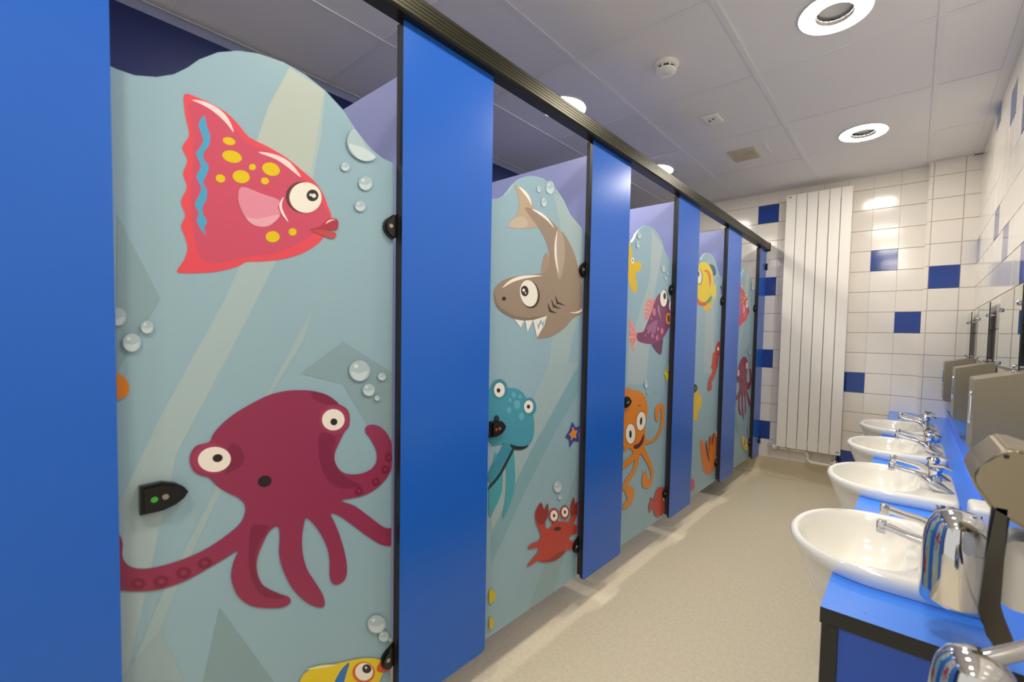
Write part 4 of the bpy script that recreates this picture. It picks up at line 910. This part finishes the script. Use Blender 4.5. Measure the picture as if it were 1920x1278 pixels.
# ================================================================== NEAR LEVER DISPENSERS (right edge of the picture)
def cup(bm, cx, cy, z0, z1, rx, ry, n=40):
    """domed polished cup, straight sides, rounded crown, tall axis z"""
    rings = []; h = z1-z0
    for f, zz in ((.97, 0), (1.0, .06), (1.0, .35), (.985, .55), (.93, .72), (.82, .85), (.64, .94), (.40, .985), (.12, 1.0)):
        rings.append([(cx+rx*f*math.cos(2*math.pi*i/n), cy+ry*f*math.sin(2*math.pi*i/n), z0+h*zz) for i in range(n)])
    loft(bm, rings)
def rrect(x0, x1, z0, z1, r, y, n=5):
    o = []
    for cx, cz, a0 in ((x1-r, z0+r, -90), (x1-r, z1-r, 0), (x0+r, z1-r, 90), (x0+r, z0+r, 180)):
        for k in range(n): a = math.radians(a0+90*k/(n-1)); o.append((cx+r*math.cos(a), y, cz+r*math.sin(a)))
    return o
t = empty('soap_box', (1.178, 1.70, CZ+.0005)); tag(t, 'small white plastic box with a dark slit, lying on the blue worktop', 'soap box')
bm = bmesh.new(); box(bm, -.022, .028, -.055, .055, 0, .058, bev=.012, seg=4); link('body', bm, M_white, parent=t, smooth='auto')
bm = bmesh.new(); box(bm, -.001, .0015, -.0556, -.0545, .008, .040); link('slit', bm, M_dark, parent=t)
t = empty('lever_dispenser', (0, 0, 0)); tag(t, 'steel lever dispenser cropped by the right edge, with two polished domed cups', 'dispenser')
# sloped hood reaching the wall
bm = bmesh.new()
hood = [(1.081, .972), (1.090, .987), (1.111, 1.013), (1.122, 1.015), (1.20, .992), (XW, .985), (XW, .90), (1.16, .90), (1.104, .930), (1.084, .960)]
prism(bm, hood, .80, .93, 'y'); bmesh.ops.bevel(bm, geom=list(bm.edges), offset=.004, segments=3, affect='EDGES'); h = link('hood', bm, M_steel, parent=t, smooth='auto')
bm = bmesh.new(); lathe(bm, [(.003, .7995), (.002, .7985)], 10, c=(1.113, 0, 1.004), ax='y'); link('screw', bm, M_dark, parent=h)
# flat lever arm with a loop
bm = bmesh.new()
arm = [(1.103, .940), (1.121, .940), (1.117, .86), (1.113, .812), (1.117, .795), (1.132, .765), (1.140, .742), (1.118, .742), (1.108, .768), (1.097, .785), (1.0955, .80), (1.099, .86)]
prism(bm, arm, .80, .815, 'y'); bmesh.ops.bevel(bm, geom=list(bm.edges), offset=.0035, segments=3, affect='EDGES'); link('lever_arm', bm, M_bronze, parent=t, smooth='auto')
bm = bmesh.new(); loft(bm, [rrect(1.118, 1.20, .79, .885, .02, .845), rrect(1.116, 1.20, .788, .887, .022, .90)]); link('white_tank', bm, M_white, parent=t, smooth='auto')
bm = bmesh.new(); cup(bm, 1.088, 1.02, .702, .862, .049, .042); link('polished_cup', bm, M_chrome, parent=t, smooth=True)
bm = bmesh.new(); cup(bm, 1.082, .66, .690, .812, .040, .036); link('polished_cup', bm, M_chrome, parent=t, smooth=True)
bm = bmesh.new(); tube(bm, [(1.083, 1.02, .80), (1.16, 1.0, .84), (1.20, .93, .90)], .009); link('cup_bracket', bm, M_chrome, parent=t, smooth='auto'); bm = bmesh.new(); tube(bm, [(1.082, .66, .80), (1.16, .70, .84), (1.19, .80, .90)], .009); link('cup_bracket', bm, M_chrome, parent=t, smooth='auto')
